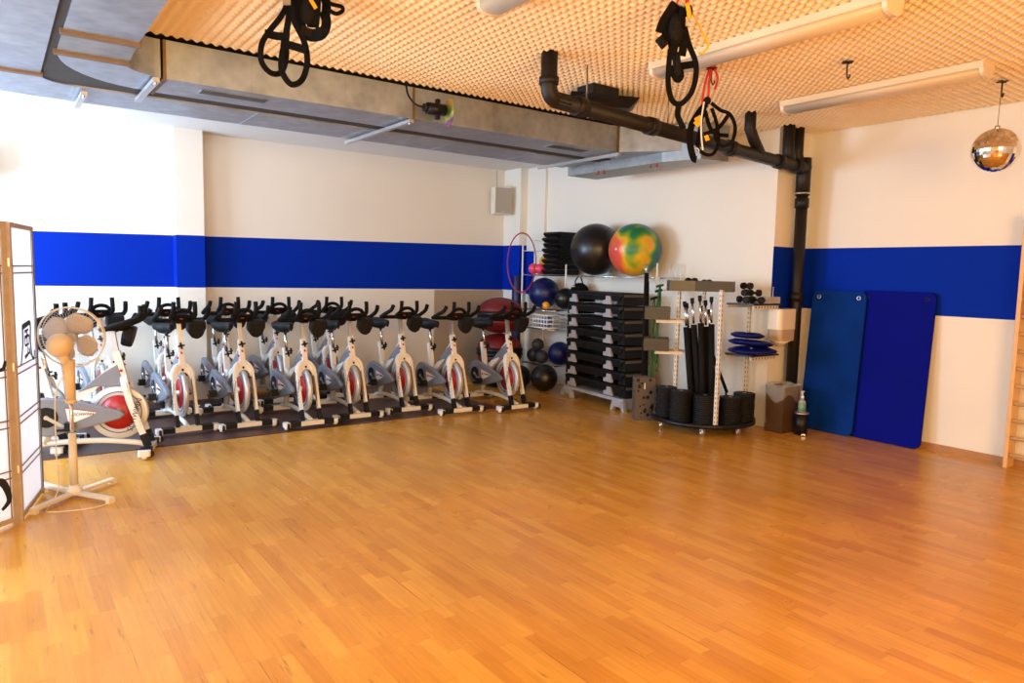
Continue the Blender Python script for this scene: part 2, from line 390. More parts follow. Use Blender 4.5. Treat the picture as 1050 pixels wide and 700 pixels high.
def thing(name, label, cat, loc=(0, 0, 0), rz=0, group=None):
    o = bpy.data.objects.new(name, None); col.objects.link(o); o.location = loc; o.rotation_euler = (0, 0, rz)
    o.empty_display_size = .1
    return tag(o, label, cat, group)
def tag(o, label, cat, group=None, kind=None):
    o['label'] = label; o['category'] = cat
    if group: o['group'] = group
    if kind: o['kind'] = kind
    return o
def struct(o, label=None):
    o['kind'] = 'structure'
    if label: o['label'] = label
    return o
def dup(root, loc, rz, label, group=None):
    def cp(o, par):
        c = o.copy(); col.objects.link(c)
        if par is not None: c.parent = par
        for ch in KIDS.get(o.name, []): cp(ch, c)
        return c
    c = cp(root, None); c.location = loc; c.rotation_euler = (0, 0, rz); c['label'] = label
    if group: c['group'] = group
    return c
KIDS = {}
def index_kids():
    KIDS.clear()
    for o in bpy.data.objects:
        if o.parent: KIDS.setdefault(o.parent.name, []).append(o)
def text_obj(name, body, size, m, parent, loc, rot, extr=.0015, sx=1):
    cu = bpy.data.curves.new('t', 'FONT'); cu.body = body; cu.size = size; cu.extrude = extr
    cu.align_x = 'CENTER'; cu.align_y = 'CENTER'
    t = bpy.data.objects.new('t', cu); col.objects.link(t)
    dg = bpy.context.evaluated_depsgraph_get()
    me = bpy.data.meshes.new_from_object(t.evaluated_get(dg))
    bpy.data.objects.remove(t)
    me.name = name; me.materials.clear(); me.materials.append(M[m])
    o = bpy.data.objects.new(name, me); col.objects.link(o)
    o.parent = parent; o.location = loc; o.rotation_euler = rot; o.scale = (sx, 1, 1)
    return o
ORD = ['bottom', 'second from bottom', 'third from bottom', 'fourth from bottom', 'fifth from bottom',
       'sixth from bottom', 'seventh from bottom', 'eighth from bottom', 'ninth from bottom', 'tenth from bottom',
       'eleventh from bottom', 'twelfth from bottom', 'thirteenth from bottom', 'fourteenth from bottom',
       'fifteenth from bottom', 'sixteenth from bottom', 'seventeenth from bottom', 'eighteenth from bottom', 'nineteenth from bottom']

# ------------------------------------------------------------------ room
CZ = 3.28; XL = -2.0; XR = 7.45; YB = 9.5; YF = -3.0; XA = 6.88; YC = 4.62
struct(MB().box(XL-.1, XR+.15, YF-.1, YB+.2, -.12, 0).build('floor', 'floor'))
struct(MB().box(XL-.1, XR+.15, YF-.1, YB+.2, CZ, CZ+.12).build('ceiling', 'ceiling'))
WB = wall_mat('wall_paint_back', 1.398, 2.000, -.0042, .0133, .35)
WR = wall_mat('wall_paint_right', 1.318, 1.990)
WA = wall_mat('wall_paint_alcove', 1.318, 1.995, ymask=(YC+.004, 8.80))
WA2 = wall_mat('wall_paint_corner', 1.375, 2.085)
WP = wall_mat('wall_paint_plain', -5, -4)
struct(MB().box(XL, XA, YB, YB+.15, 0, CZ).build('wall_back', WB))
struct(MB().box(XR, XR+.15, YF, YB+.15, 0, CZ).build('wall_right', WR))
struct(MB().box(XA, XR, YC, YB+.15, 0, CZ).build('wall_alcove', WA))
struct(MB().box(1.80, 2.12, YB-.20, YB, 0, CZ).build('trim_1', WB))            # pillar on the back wall
struct(MB().box(6.74, XA, 9.06, YB, 0, CZ).build('trim_2', WA2))              # corner pillar
struct(MB().box(5.45, 6.74, YB-.02, YB, 0, 1.365).build('trim_8', 'beigearea'))  # darker beige rectangle below the stripe
struct(MB().box(XA-.05, XA, 8.56, 8.80, 0, CZ).build('trim_3', WP))            # plain pilaster
struct(MB().box(XR-.018, XR, YF, YC, 0, .06).box(XA, XR-.018, YC-.018, YC, 0, .06).build('baseboard_right', 'skirt'))
# front wall (behind the camera) and left wall with window openings
def wall_with_windows(name, axis, pos, a0, a1, wins, z0=.9, z1=2.8, m=WP):
    mb = MB(); th = .12 if pos < 0 else .12
    def bx(u0, u1, w0, w1):
        if axis == 'x': mb.box(pos-th, pos, u0, u1, w0, w1)
        else: mb.box(u0, u1, pos-th, pos, w0, w1)
    bx(a0, a1, 0, z0); bx(a0, a1, z1, CZ); c = a0
    for w0, w1 in wins: bx(c, w0, z0, z1); c = w1
    bx(c, a1, z0, z1)
    struct(mb.build(name, m))
def window(idx, axis, pos, w0, w1, z0=.9, z1=2.8):
    fr = MB(); gl = MB(); t = .05
    def bx(mb, u0, u1, a, b, d0, d1):
        if axis == 'x': mb.box(pos+d0, pos+d1, u0, u1, a, b)
        else: mb.box(u0, u1, pos+d0, pos+d1, a, b)
    for a, b, c, d in ((w0, w1, z0, z0+t), (w0, w1, z1-t, z1), (w0, w0+t, z0+t, z1-t), (w1-t, w1, z0+t, z1-t), ((w0+w1)/2-t/2, (w0+w1)/2+t/2, z0+t, z1-t)):
        bx(fr, a, b, c, d, -.09, -.03)
    f = struct(fr.build('window_%d' % idx, 'white'))
    bx(gl, w0+t, w1-t, z0+t, z1-t, -.07, -.06); gl.build('pane', 'glass', f)
wall_with_windows('wall_left', 'x', XL, YF, YB+.15, [(-1.2, 1.6), (2.8, 5.6), (6.7, 9.1)])
window(1, 'x', XL, -1.2, 1.6); window(2, 'x', XL, 2.8, 5.6); window(3, 'x', XL, 6.7, 9.1)
wall_with_windows('wall_front', 'y', YF, XL, XR, [(-.1, 4.5)]); window(4, 'y', YF, -.1, 4.5)

# egg-crate foam lining of the ceiling
def foam():
    P = .066; st = P/5; x0, x1, y0, y1 = .83, XR, -.5, 5.625
    nx = int((x1-x0)/st)+1; ny = int((y1-y0)/st)+1
    k = 2*PI/P; cx = [math.cos(k*(x0+i*st)) for i in range(nx)]; cy = [math.cos(k*(y0+j*st)) for j in range(ny)]
    vs = []; A = .0095
    for j in range(ny):
        y = y0+j*st; c = cy[j]
        for i in range(nx): vs.append((x0+i*st, y, CZ-.020-A*(cx[i]+c)*.95))
    fs = []
    for j in range(ny-1):
        y = y0+(j+.5)*st
        for i in range(nx-1):
            if x0+i*st > XA-.02 and y > YC-.02: continue
            a = j*nx+i; fs.append((a, a+nx, a+nx+1, a+1))
    me = bpy.data.meshes.new('trim_4'); me.from_pydata(vs, [], fs); me.polygons.foreach_set('use_smooth', [True]*len(fs))
    me.materials.append(M['foam']); me.update()
    o = bpy.data.objects.new('trim_4', me); col.objects.link(o)
    struct(o, 'cream egg-crate acoustic foam lining the ceiling in front of the ducts')
foam()
# burgundy rubber flooring under the bikes
struct(MB().box(-.9, 4.95, 7.02, 9.3, 0, .006).build('trim_5', 'matfloor'), 'burgundy rubber flooring strip under the bikes')

# ------------------------------------------------------------------ ventilation ducts
def seams(mb, x0, x1, step, y, z0, z1):
    x = x0
    while x < x1: mb.box(x-.003, x+.003, y-.004, y, z0, z1); x += step
def ducts():
    ZB = 2.965; ZT = 3.232
    t = thing('ventilation_duct', 'long galvanised rectangular duct under the ceiling with elbow and side grilles, nearest to the room', 'air duct', (1.02, 5.9, ZB))
    L = lambda x, y: (x-1.02, y-5.9)
    h = ZT-ZB
    def pr(name, pts, m, z0=0, z1=h): return MB().prism([L(*p) for p in pts], z0, z1).build(name, m, t)
    s = MB().prism([L(*p) for p in [(1.04, 5.65), (5.50, 5.65), (5.50, 6.14), (1.04, 6.14)]], 0, h); seams(s, -.02+.28, 4.4, .37, 5.65-5.9, .01, h-.01); s.build('duct_section', 'duct', t)
    # elbow to the branch
    inn = [(1.02-.25*math.cos(a), 5.40+.25*math.sin(a)) for a in [PI/2*i/10 for i in range(11)]]
    out = [(1.02-.63*math.cos(a), 5.40+.74*math.sin(a)) for a in [PI/2*i/10 for i in range(11)]]
    pr('elbow', inn+out[::-1], 'duct', .004, h-.004)
    pr('branch_section', [(.385, 2.2), (.765, 2.2), (.765, 4.88), (.385, 4.88)], 'duct')
    # lowered transition piece
    MB().add([(.385-1.02, 4.92-5.9, 0), (.765-1.02, 4.92-5.9, 0), (.78-1.02, 5.36-5.9, -.0), (.385-1.02, 5.36-5.9, 0),
              (.385-1.02, 4.92-5.9, h), (.765-1.02, 4.92-5.9, h), (.78-1.02, 5.36-5.9, h), (.385-1.02, 5.36-5.9, h)],
             [(3, 2, 1, 0), (4, 5, 6, 7), (0, 1, 5, 4), (1, 2, 6, 5), (2, 3, 7, 6), (3, 0, 4, 7)]).build('transition_section', 'duct2', t)
    def fl(x0, x1, y0, y1, o=.018):
        MB().box(x0-1.02-o, x1-1.02+o, y0-5.9, y1-5.9, -o, h-.01).build('flange', 'flange', t)
    fl(.385, .765, 4.875, 4.925); fl(.385, .77, 5.36, 5.41)
    def flx(x, y0=5.65, y1=6.14, o=.014):
        MB().box(x-1.02-.010, x-1.02+.010, y0-5.9-o, y1-5.9+o, -o, h-.005).build('flange', 'flange', t)
    flx(1.045); flx(3.02+.0); flx(5.48)
    # second, angled section to the plenum
    pr('angled_section', [(5.50, 5.65), (6.02, 5.02), (6.02, 5.9), (5.50, 6.14)], 'duct')
    # plenum along the side wall
    pr('plenum', [(5.98, 4.93), (6.34, 4.86), (6.34, 6.90), (5.86, 6.90), (5.86, 5.35)], 'duct2', -.10, h)
    for (px, py) in ((5.86, 6.35), (5.86, 6.25), (5.90, 5.55), (5.90, 5.46)):
        MB().tube([(px-1.02, py-5.9, -.09), (px-1.02, py-5.9, -.125)], .008, 8).lathe([(.016, -.137), (.016, -.125)], 10, (px-1.02, py-5.9, 0)).build('valve', 'knobred', t)
    # grilles in the underside
    for gx in (1.32, 4.7):
        g = MB().box(gx-1.02, gx+.50-1.02, 5.78-5.9, 5.92-5.9, -.005, -.001).build('grille', 'duct2', t)
        s = MB()
        for i in range(24): s.box(gx+.012+i*.0203-1.02, gx+.012+i*.0203-1.02+.013, 5.79-5.9, 5.91-5.9, -.0065, -.0045)
        s.build('grille_slot', 'black', g)
    # suspension rails under both ducts
    # ---- rear duct
    t2 = thing('ventilation_duct', 'galvanised rectangular duct running behind the first one, closer to the striped wall', 'air duct', (1.02, 6.6, ZB))
    L2 = lambda x, y: (x-1.02, y-6.6)
    def pr2(name, pts, m, z0=0, z1=h): return MB().prism([L2(*p) for p in pts], z0, z1).build(name, m, t2)

    inn = [(.55-.22*math.cos(a), 6.13+.22*math.sin(a)) for a in [PI/2*i/10 for i in range(11)]]
    out = [(.55-1.5*math.cos(a), 6.13+.81*math.sin(a)) for a in [PI/2*i/10 for i in range(11)]]
    pr2('elbow', inn+out[::-1], 'duct', .003, h-.003)
    pr2('branch_section', [(-.95, 2.0), (.33, 2.0), (.33, 6.09), (-.95, 6.09)], 'duct')
    MB().box(-.97-1.02, .345-1.02, 6.07-6.6, 6.13-6.6, -.016, h-.01).build('flange', 'flange', t2)
    s = MB().prism([L2(*p) for p in [(.55, 6.35), (5.80, 6.35), (5.80, 6.94), (.55, 6.94)]], 0, h)
    for x in (1.9, 2.9, 3.9, 4.9): s.box(x-1.02, x+.006-1.02, 6.35-6.6, 6.94-6.6, -.003, 0)
    s.build('duct_section', 'duct', t2)
    # slotted hangers across both ducts
    for n, (x, y0, y1) in enumerate(((.98, 5.58, 6.38), (.62, 6.38, 6.98), (2.98, 5.6, 7.0), (5.47, 5.6, 7.0))):
        b = MB().box(x-.02, x+.02, y0, y1, ZB-.045, ZB-.017).cyl((x, y0+.05, ZB-.03), (x, y0+.05, ZB-.06), .008, n=6).build('hanger_rail', 'steel')
        tag(b, ['short steel hanger rail under the duct elbow', 'steel hanger rail under the rear duct near the left frame edge', 'steel hanger rail crossing beneath both ducts mid length', 'steel hanger rail crossing beneath both ducts near the side wall'][n], 'rail', 'duct hanger rails')
    # added dark sheet standing in for the shade between the ducts
    struct(MB().box(1.0, 6.84, 6.145, 6.345, ZB+.012, ZB+.03).box(.335, .70, 5.45, 6.345, ZB+.012, ZB+.03).box(.70, 1.0, 5.78, 6.345, ZB+.012, ZB+.03).box(.332, .383, 2.1, 5.45, ZB+.012, ZB+.03).build('duct_gap_shade', 'darkmetal_shade'))
    struct(MB().box(.36, 5.5, 5.64, 6.9, CZ-.016, CZ-.001).box(.36, .80, 2.0, 5.64, CZ-.016, CZ-.001).build('duct_top_shade', 'darkmetal_shade'))  # dark layer under the slab, painted shade over the duct tops
ducts()

# ------------------------------------------------------------------ black drain pipe
def pipe():
    t = thing('drain_pipe', 'black painted drain pipe under the ceiling dropping beside the column to the floor', 'pipe', (7.17, 4.50, 0))
    o = Vector((7.17, 4.50, 0)); S = lambda *p: Vector(p)-o
    r = .062
    a = S(3.42, 4.20, 2.93); b = S(7.17, 4.50, 2.84)
    el = [S(3.36, 4.20, 3.26), S(3.36, 4.20, 3.03), S(3.365, 4.20, 2.985), S(3.385, 4.20, 2.95), a, a+(b-a).normalized()*.12]
    MB().tube(el, r, 14).lathe([(r+.012, 0), (r+.012, .05)], 14, S(3.36, 4.20, 3.03)).build('elbow', 'pipe', t)
    MB().tube([a, b], r, 14).build('horizontal_run', 'pipe', t)
    d = (b-a).normalized()
    for f in (.07, .30, .62, .86):
        p = a+(b-a)*f; MB().tube([p-d*.05, p+d*.05], r+.013, 14).build('collar', 'pipe', t)
    MB().tube([b-d*.22, b], r+.014, 14).tube([S(7.17, 4.50, 2.95), S(7.17, 4.50, 2.55)], r+.014, 14).sphere(S(7.17, 4.50, 2.85), r+.02, 14, 8).build('tee', 'pipe', t)
    MB().tube([S(7.17, 4.50, 2.7), S(7.17, 4.50, 0)], r, 14).build('vertical_run', 'pipe', t)
    MB().tube([S(7.17, 4.50, 2.58), S(7.17, 4.50, 2.565)], r+.017, 14).build('clamp_ring', 'steel', t)
    MB().tube([S(7.17, 4.50, 2.52), S(7.17, 4.50, 2.42)], r+.012, 14).build('collar', 'pipe', t)
    MB().tube([S(7.17, 4.50, 1.5), S(7.17, 4.50, 1.4)], r+.012, 14).build('collar', 'pipe', t)
    for x, y, w in ((7.07, 4.52, .07), (6.86, 4.50, .075)):
        MB().tube([S(x, y, 3.26), S(x, y, 2.98), S(x+.03, y-.01, 2.88)], w*.8, 12).build('riser', 'pipe', t)
    MB().tube([S(6.05, 4.40, 3.26), S(6.05, 4.40, 3.10), S(6.12, 4.40, 3.0), S(6.25, 4.41, 2.88)], .055, 12).build('riser', 'pipe', t)
    # short branch with wide flat box going up behind the run
    MB().add([S(4.18, 4.90, 3.12), S(4.62, 4.62, 3.12), S(4.80, 4.86, 3.12), S(4.30, 5.05, 3.12), S(4.02, 4.72, 3.19), S(4.62, 4.50, 3.19), S(4.90, 4.86, 3.19), S(4.30, 5.10, 3.19)],
             [(3, 2, 1, 0), (4, 5, 6, 7), (0, 1, 5, 4), (1, 2, 6, 5), (2, 3, 7, 6), (3, 0, 4, 7)]).box(4.14-o.x, 4.44-o.x, 4.58-o.y, 4.78-o.y, 3.17, 3.25).build('branch_box', 'pipe', t)
    for f in (.09, .36):
        p = a+(b-a)*f; MB().tube([p+Vector((0, 0, .05)), Vector((p.x, p.y, 3.26))], .006, 6).build('hanger_rod', 'wire', t)
pipe()

# ------------------------------------------------------------------ ceiling lights
def ceiling_light(x, y0, y1, label, w=.20):
    xc = x; L = y1-y0
    t = thing('ceiling_light', label, 'ceiling light', (xc, (y0+y1)/2, CZ-.05), 0, 'fluorescent batten lights on the foam ceiling')
    z = 0
    MB().prism([(-w/2, z+.02), (w/2, z+.02), (w/2, z-.03), (-w/2, z-.03)], -L/2, L/2, 'y').build('housing', 'lampbody', t)
    n = 8; pts = [(-w/2+.012, -.03)]+[(-(w/2-.012)*math.cos(PI*i/n), -.03-.055*math.sin(PI*i/n)**.7) for i in range(1, n)]+[(w/2-.012, -.03)]
    MB().prism(pts, -L/2+.03, L/2-.03, 'y', smooth=True).build('diffuser', 'diffuser', t)
    for s in (-1, 1):
        MB().prism([(p[0]*1.04, p[1]*1.04 if p[1] < -.031 else p[1]) for p in pts], s*(L/2-.03), s*L/2, 'y').build('end_cap', 'lampbody', t)
ceiling_light(4.18, 2.12, 3.90, 'unlit fluorescent batten behind the hanging red cord, middle of the three ceiling lights')
ceiling_light(5.95, 2.30, 3.95, 'unlit fluorescent batten between the empty ceiling hook and the mirror ball')
ceiling_light(2.42, 1.95, 3.60, 'unlit fluorescent batten cut off by the top edge above the ceiling pipe')

# ------------------------------------------------------------------ mirror ball and hooks
def hook(x, y, name, label):
    t = thing(name, label, 'hook', (x, y, CZ-.045))
    MB().rbox((0, 0, 0), (.09, .03, .006)).rbox((0, 0, 0), (.03, .08, .006)).build('plate', 'darkmetal_shade', t)
    MB().tube([(0, 0, 0), (0, 0, -.07), (.005, 0, -.10), (.022, 0, -.115), (.038, 0, -.10), (.04, 0, -.08)], .006, 6).build('hook_bend', 'darkmetal_shade', t)
hook(5.13, 2.92, 'ceiling_hook', 'empty dark metal hook in the foam ceiling between two lights')
hook(6.53, 2.42, 'ceiling_hook', 'dark metal ceiling hook carrying the mirror ball')
hook(4.52, 3.66, 'ceiling_hook', 'dark ceiling hook with a red cord tied to it')
t = thing('mirror_ball', 'mirrored disco ball hanging on a thin wire near the right wall', 'disco ball', (6.51, 2.42, 2.70))
MB().sphere((0, 0, 0), .172, 40, 22, smooth=False).build('mirrored_sphere', 'mirror', t)
MB().cyl((0, 0, .16), (0, 0, .19), .02, n=10).build('cap', 'chrome', t)
MB().tube([(0, 0, .18), (.01, 0, .45)], .003, 5).build('wire', 'wire', t)

# ------------------------------------------------------------------ suspension trainers
def catm(pts, n=6, closed=False):
    P = [Vector(p) for p in pts]; m = len(P); out = []
    rng = range(m) if closed else range(m-1)
    for i in rng:
        p0 = P[(i-1) % m] if closed or i else P[0]; p1 = P[i]; p2 = P[(i+1) % m]; p3 = P[(i+2) % m] if closed or i+2 < m else P[-1]
        for k in range(n):
            t = k/n; out.append(.5*((2*p1)+(-p0+p2)*t+(2*p0-5*p1+4*p2-p3)*t*t+(-p0+3*p1-3*p2+p3)*t**3))
    if not closed: out.append(P[-1])
    return out
def strap_loop(mb, pts, w=.036, closed=False, tw=(0, 1, 0)):
    return mb.tube(catm(pts, 6, closed), 1, closed=closed, ref=tw, prof=[(.004, w/2), (-.004, w/2), (-.004, -w/2), (.004, -w/2)])
def trainer1():
    # hanging about 4.2 m away; local x = to the right in the picture, z up ; 1 px about .0060 m
    t = thing('suspension_trainer', 'black and yellow suspension trainer with two foot cradles hanging left of the other two', 'suspension trainer', (1.52, 4.25, 2.99), -.63)
    s = .00605
    P = lambda px, py, y=0: ((px-308)*s, y, (45-py)*s)
    def lp(pts, w=.034, y=0, closed=False, name='strap', m='fabric_black', d=.03):
        o = strap_loop(MB(), [P(a, b, y+d*math.sin(i*1.3)) for i, (a, b) in enumerate(pts)], w, closed).build(name, m, t); return o
    lp([(300, 3), (290, 20), (277, 38), (272, 52), (272, 68), (279, 77), (288, 75), (294, 62), (296, 40), (300, 20)], .032, name='foot_loop')
    lp([(301, 10), (295, 40), (291, 62), (293, 78), (302, 90), (311, 84), (315, 66), (313, 48), (305, 30), (303, 12)], .034, -.03, name='foot_loop')
    lp([(275, 41), (285, 42), (298, 43)], .045, -.02, name='cradle')
    lp([(292, 51), (304, 53), (316, 57)], .045, -.05, name='cradle')
    lp([(332, 8), (338, 10), (348, 13), (350, 19), (344, 22), (335, 16)], .022, name='tail_loop')
    lp([(306, 14), (309, 32), (317, 42), (330, 43), (335, 36), (334, 26), (330, 18)], .055, -.02, name='handle_loop')
    lp([(311, 38), (321, 40), (331, 38)], .05, -.04, name='grip', m='foamgrip')
    # main bundle
    for i, (a, b) in enumerate((((303, -6), (312, 30)), ((312, -6), (318, 32)), ((322, -6), (322, 34)), ((329, -4), (331, 24)), ((300, -6), (303, 26)))):
        strap_loop(MB(), [P(*a, .03*(i % 3-1)), P((a[0]+b[0])/2+3, (a[1]+b[1])/2, .04*(i % 2)-.02), P(*b, .03*(i % 2))], .052).build('strap', 'fabric_black', t)
    MB().sphere(P(317, 18), .055, 14, 9, (1.0, .8, 1.5)).build('padded_bundle', 'foamgrip', t)
    lp([(301, -6), (300, 4), (301, 13)], .040, -.075, name='yellow_strap', m='yellow', d=0)
    lp([(317, 4), (322, 12), (327, 20)], .022, -.07, name='yellow_strap', m='yellow', d=0)
    MB().rbox(P(300, 16, -.085), (.045, .01, .03)).build('metal_buckle', 'steel', t)
    MB().tube([P(310, -8), P(310, -8-(CZ-3.06)/s+6)], .008, 6).build('anchor_cord', 'fabric_black', t)
def trainer2():
    t = thing('suspension_trainer', 'black suspension trainer with one long open loop hanging from the ceiling top centre right', 'suspension trainer', (3.20, 2.85, 2.93), -.63)
    s = .0058
    P = lambda px, py, y=0: ((px-697)*s, y, (45-py)*s)
    def lp(pts, w=.034, y=0, closed=False, name='strap', m='fabric_black', d=.02):
        return strap_loop(MB(), [P(a, b, y+d*math.sin(i*1.3)) for i, (a, b) in enumerate(pts)], w, closed).build(name, m, t)
    lp([(705, 25), (711, 40), (717, 55), (717, 70), (713, 86), (704, 96), (696, 92), (691, 78), (690, 60), (691, 45)], .030, name='foot_loop')
    lp([(703, 60), (710, 58), (717, 57)], .040, name='cradle')
    lp([(702, 97), (702, 106), (705, 114), (707, 120)], .032, name='tail_strap')
    for i, (a, b, c) in enumerate((((693, 2), (683, 18), (679, 30)), ((697, 3), (690, 20), (684, 38)), ((701, 4), (699, 22), (700, 40)), ((703, 4), (697, 30), (693, 50)), ((699, 10), (705, 30), (703, 50)))):
        lp([a, b, c], .045, .03*(i % 3-1), d=.01)
    lp([(690, 30), (695, 45), (700, 58), (702, 70), (698, 73), (693, 60)], .04, name='handle_loop')
    MB().sphere(P(696, 26), .05, 14, 9, (.85, .7, 1.9)).build('padded_bundle', 'foamgrip', t)
    MB().cyl(P(679, 34, .0), P(686, 42, 0), .024, n=10).build('grip', 'foamgrip', t)
    MB().cyl(P(697, 48, .0), P(700, 70, 0), .024, n=10).build('grip', 'foamgrip', t)
    lp([(703, 5), (705, 12), (706, 19)], .022, -.07, name='yellow_strap', m='yellow', d=0)
    lp([(722, 28), (727, 36), (728, 42), (723, 47), (719, 47)], .012, 0, name='yellow_strap', m='yellow', d=0)
    lp([(712, 10), (718, 20), (722, 28)], .006, 0, name='yellow_strap', m='yellow', d=0)
    MB().tube([P(697, 3), P(697, -(CZ-3.17)/s+6)], .008, 6).tube([P(706, 8), P(706, -10)], .012, 6).build('anchor_cord', 'redcord', t)
    MB().sphere(P(708, 8), .028, 10, 8, (.8, .8, 1.3)).build('carabiner_cover', 'foamgrip', t)
    MB().rbox(P(699, 4, -.04), (.04, .01, .02), Matrix.Rotation(.4, 3, 'Y')).rbox(P(705, 23, -.05), (.02, .01, .025)).build('metal_buckle', 'steel', t)
def trainer3():
    t = thing('suspension_trainer', 'small black suspension trainer with webbed loops tied to a red cord', 'suspension trainer', (4.52, 3.66, 2.95), -.63)
    s = .0078
    P = lambda px, py, y=0: ((px-728)*s, y, (107-py)*s)
    def lp(pts, w=.030, y=0, closed=False, name='strap', m='fabric_black', d=.02):
        return strap_loop(MB(), [P(a, b, y+d*math.sin(i*1.3)) for i, (a, b) in enumerate(pts)], w, closed).build(name, m, t)
    MB().tube(catm([P(727, 68), P(722, 85), P(720, 105)]), .009, 6).tube(catm([P(728, 68), P(726, 85), P(726, 100)]), .009, 6).tube(catm([P(729, 68), P(734, 78), P(732, 90)]), .009, 6).sphere(P(728, 67), .03, 10, 8).build('red_cord', 'redcord', t)
    MB().sphere(P(725, 101), .03, 10, 8).build('carabiner_cover', 'foamgrip', t)
    lp([(724, 104), (718, 112), (711, 125), (709, 140), (713, 156), (717, 158)], .05, name='strap')
    lp([(724, 104), (720, 125), (718, 145), (725, 153), (733, 152), (738, 140), (736, 122), (730, 108)], .026, name='foot_loop')
    lp([(728, 104), (738, 110), (747, 114), (752, 126), (750, 140), (742, 145), (735, 138), (733, 128)], .026, -.03, name='foot_loop')
    lp([(746, 114), (736, 128), (722, 134)], .030, -.04, name='cradle')
    lp([(724, 110), (730, 125), (736, 132), (748, 134)], .030, .02, name='cradle')
    lp([(714, 118), (716, 122), (713, 126)], .05, -.05, name='yellow_strap', m='yellow', d=0)
    lp([(723, 136), (725, 141)], .03, -.07, name='yellow_strap', m='yellow', d=0)
    lp([(720, 104), (718, 122), (719, 138), (721, 150)], .010, -.06, name='white_piping', m='white', d=0)
    MB().torus(P(716, 150), .025, .006, 16, 6, Matrix.Rotation(PI/2, 3, 'X')).build('metal_ring', 'steel', t)
trainer1(); trainer2(); trainer3()

# small spotlight clipped on the duct with a coloured filter disc
t = thing('clip_spotlight', 'small black spotlight with a rainbow colour wheel fixed on the duct side', 'spotlight', (3.17, 5.62, 3.0))
MB().cyl((-.10, -.12, 0.04), (.07, -.14, .04), .05, n=12).cyl((-.13, -.12, .04), (-.09, -.12, .04), .035, n=12).build('lamp_body', 'black', t)
MB().rbox((0, -.13, .105), (.03, .04, .04)).rbox((0, -.13, -.025), (.03, .04, .04)).build('clamp_screw', 'black', t)
MB().rbox((-.02, -.06, .04), (.05, .12, .03)).build('bracket', 'black', t)
wheel = ramp_mat('rainbow_wheel', [(.25, (.45, .08, .03)), (.42, (.05, .05, .25)), (.52, (.45, .40, .05)), (.62, (.05, .30, .08)), (.8, (.5, .3, .05))], 4, .4, grad=(0, 0, 1.6))
cw = MB().lathe([(.12, -.004), (.12, .004)], 28, (0, 0, 0), 'x'); cw.xf(Matrix.Translation((.11, -.14, .03)) @ Matrix.Rotation(-.21, 4, 'Z')); cw.build('colour_wheel', wheel, t)
MB().tube(catm([(-.12, -.12, .04), (-.20, -.10, .06), (-.25, -.06, .14), (-.25, -.02, .26)]), .009, 6).build('cable', 'black', t)

# ------------------------------------------------------------------ wall speakers
def speaker(loc, rz, label):
    t = thing('wall_speaker', label, 'speaker', loc, rz)
    MB().prism([(-.15, -.10), (.15, -.10), (.12, .10), (-.12, .10)], -.21, .21).build('cabinet', 'speakerbox', t, bev=.01)
    MB().rbox((0, -.105, 0), (.27, .012, .39)).build('grille', 'speaker', t)
    MB().rbox((.0, -.113, -.17), (.05, .006, .015)).build('badge', 'steel', t)
    MB().rbox((0, .13, 0), (.05, .08, .10)).build('wall_bracket', 'steel', t)
    return t
s1 = speaker((6.52, YB-.20, 2.77), -.15, 'pale grey wall speaker high on the back wall near the corner')
MB().tube([(0.02, .16, .20), (.02, .17, .49)], .004, 5).build('cable', 'wire', s1)
speaker((-.11, YB-.20, 2.70), .2, 'pale wall speaker peeking in at the left frame edge')

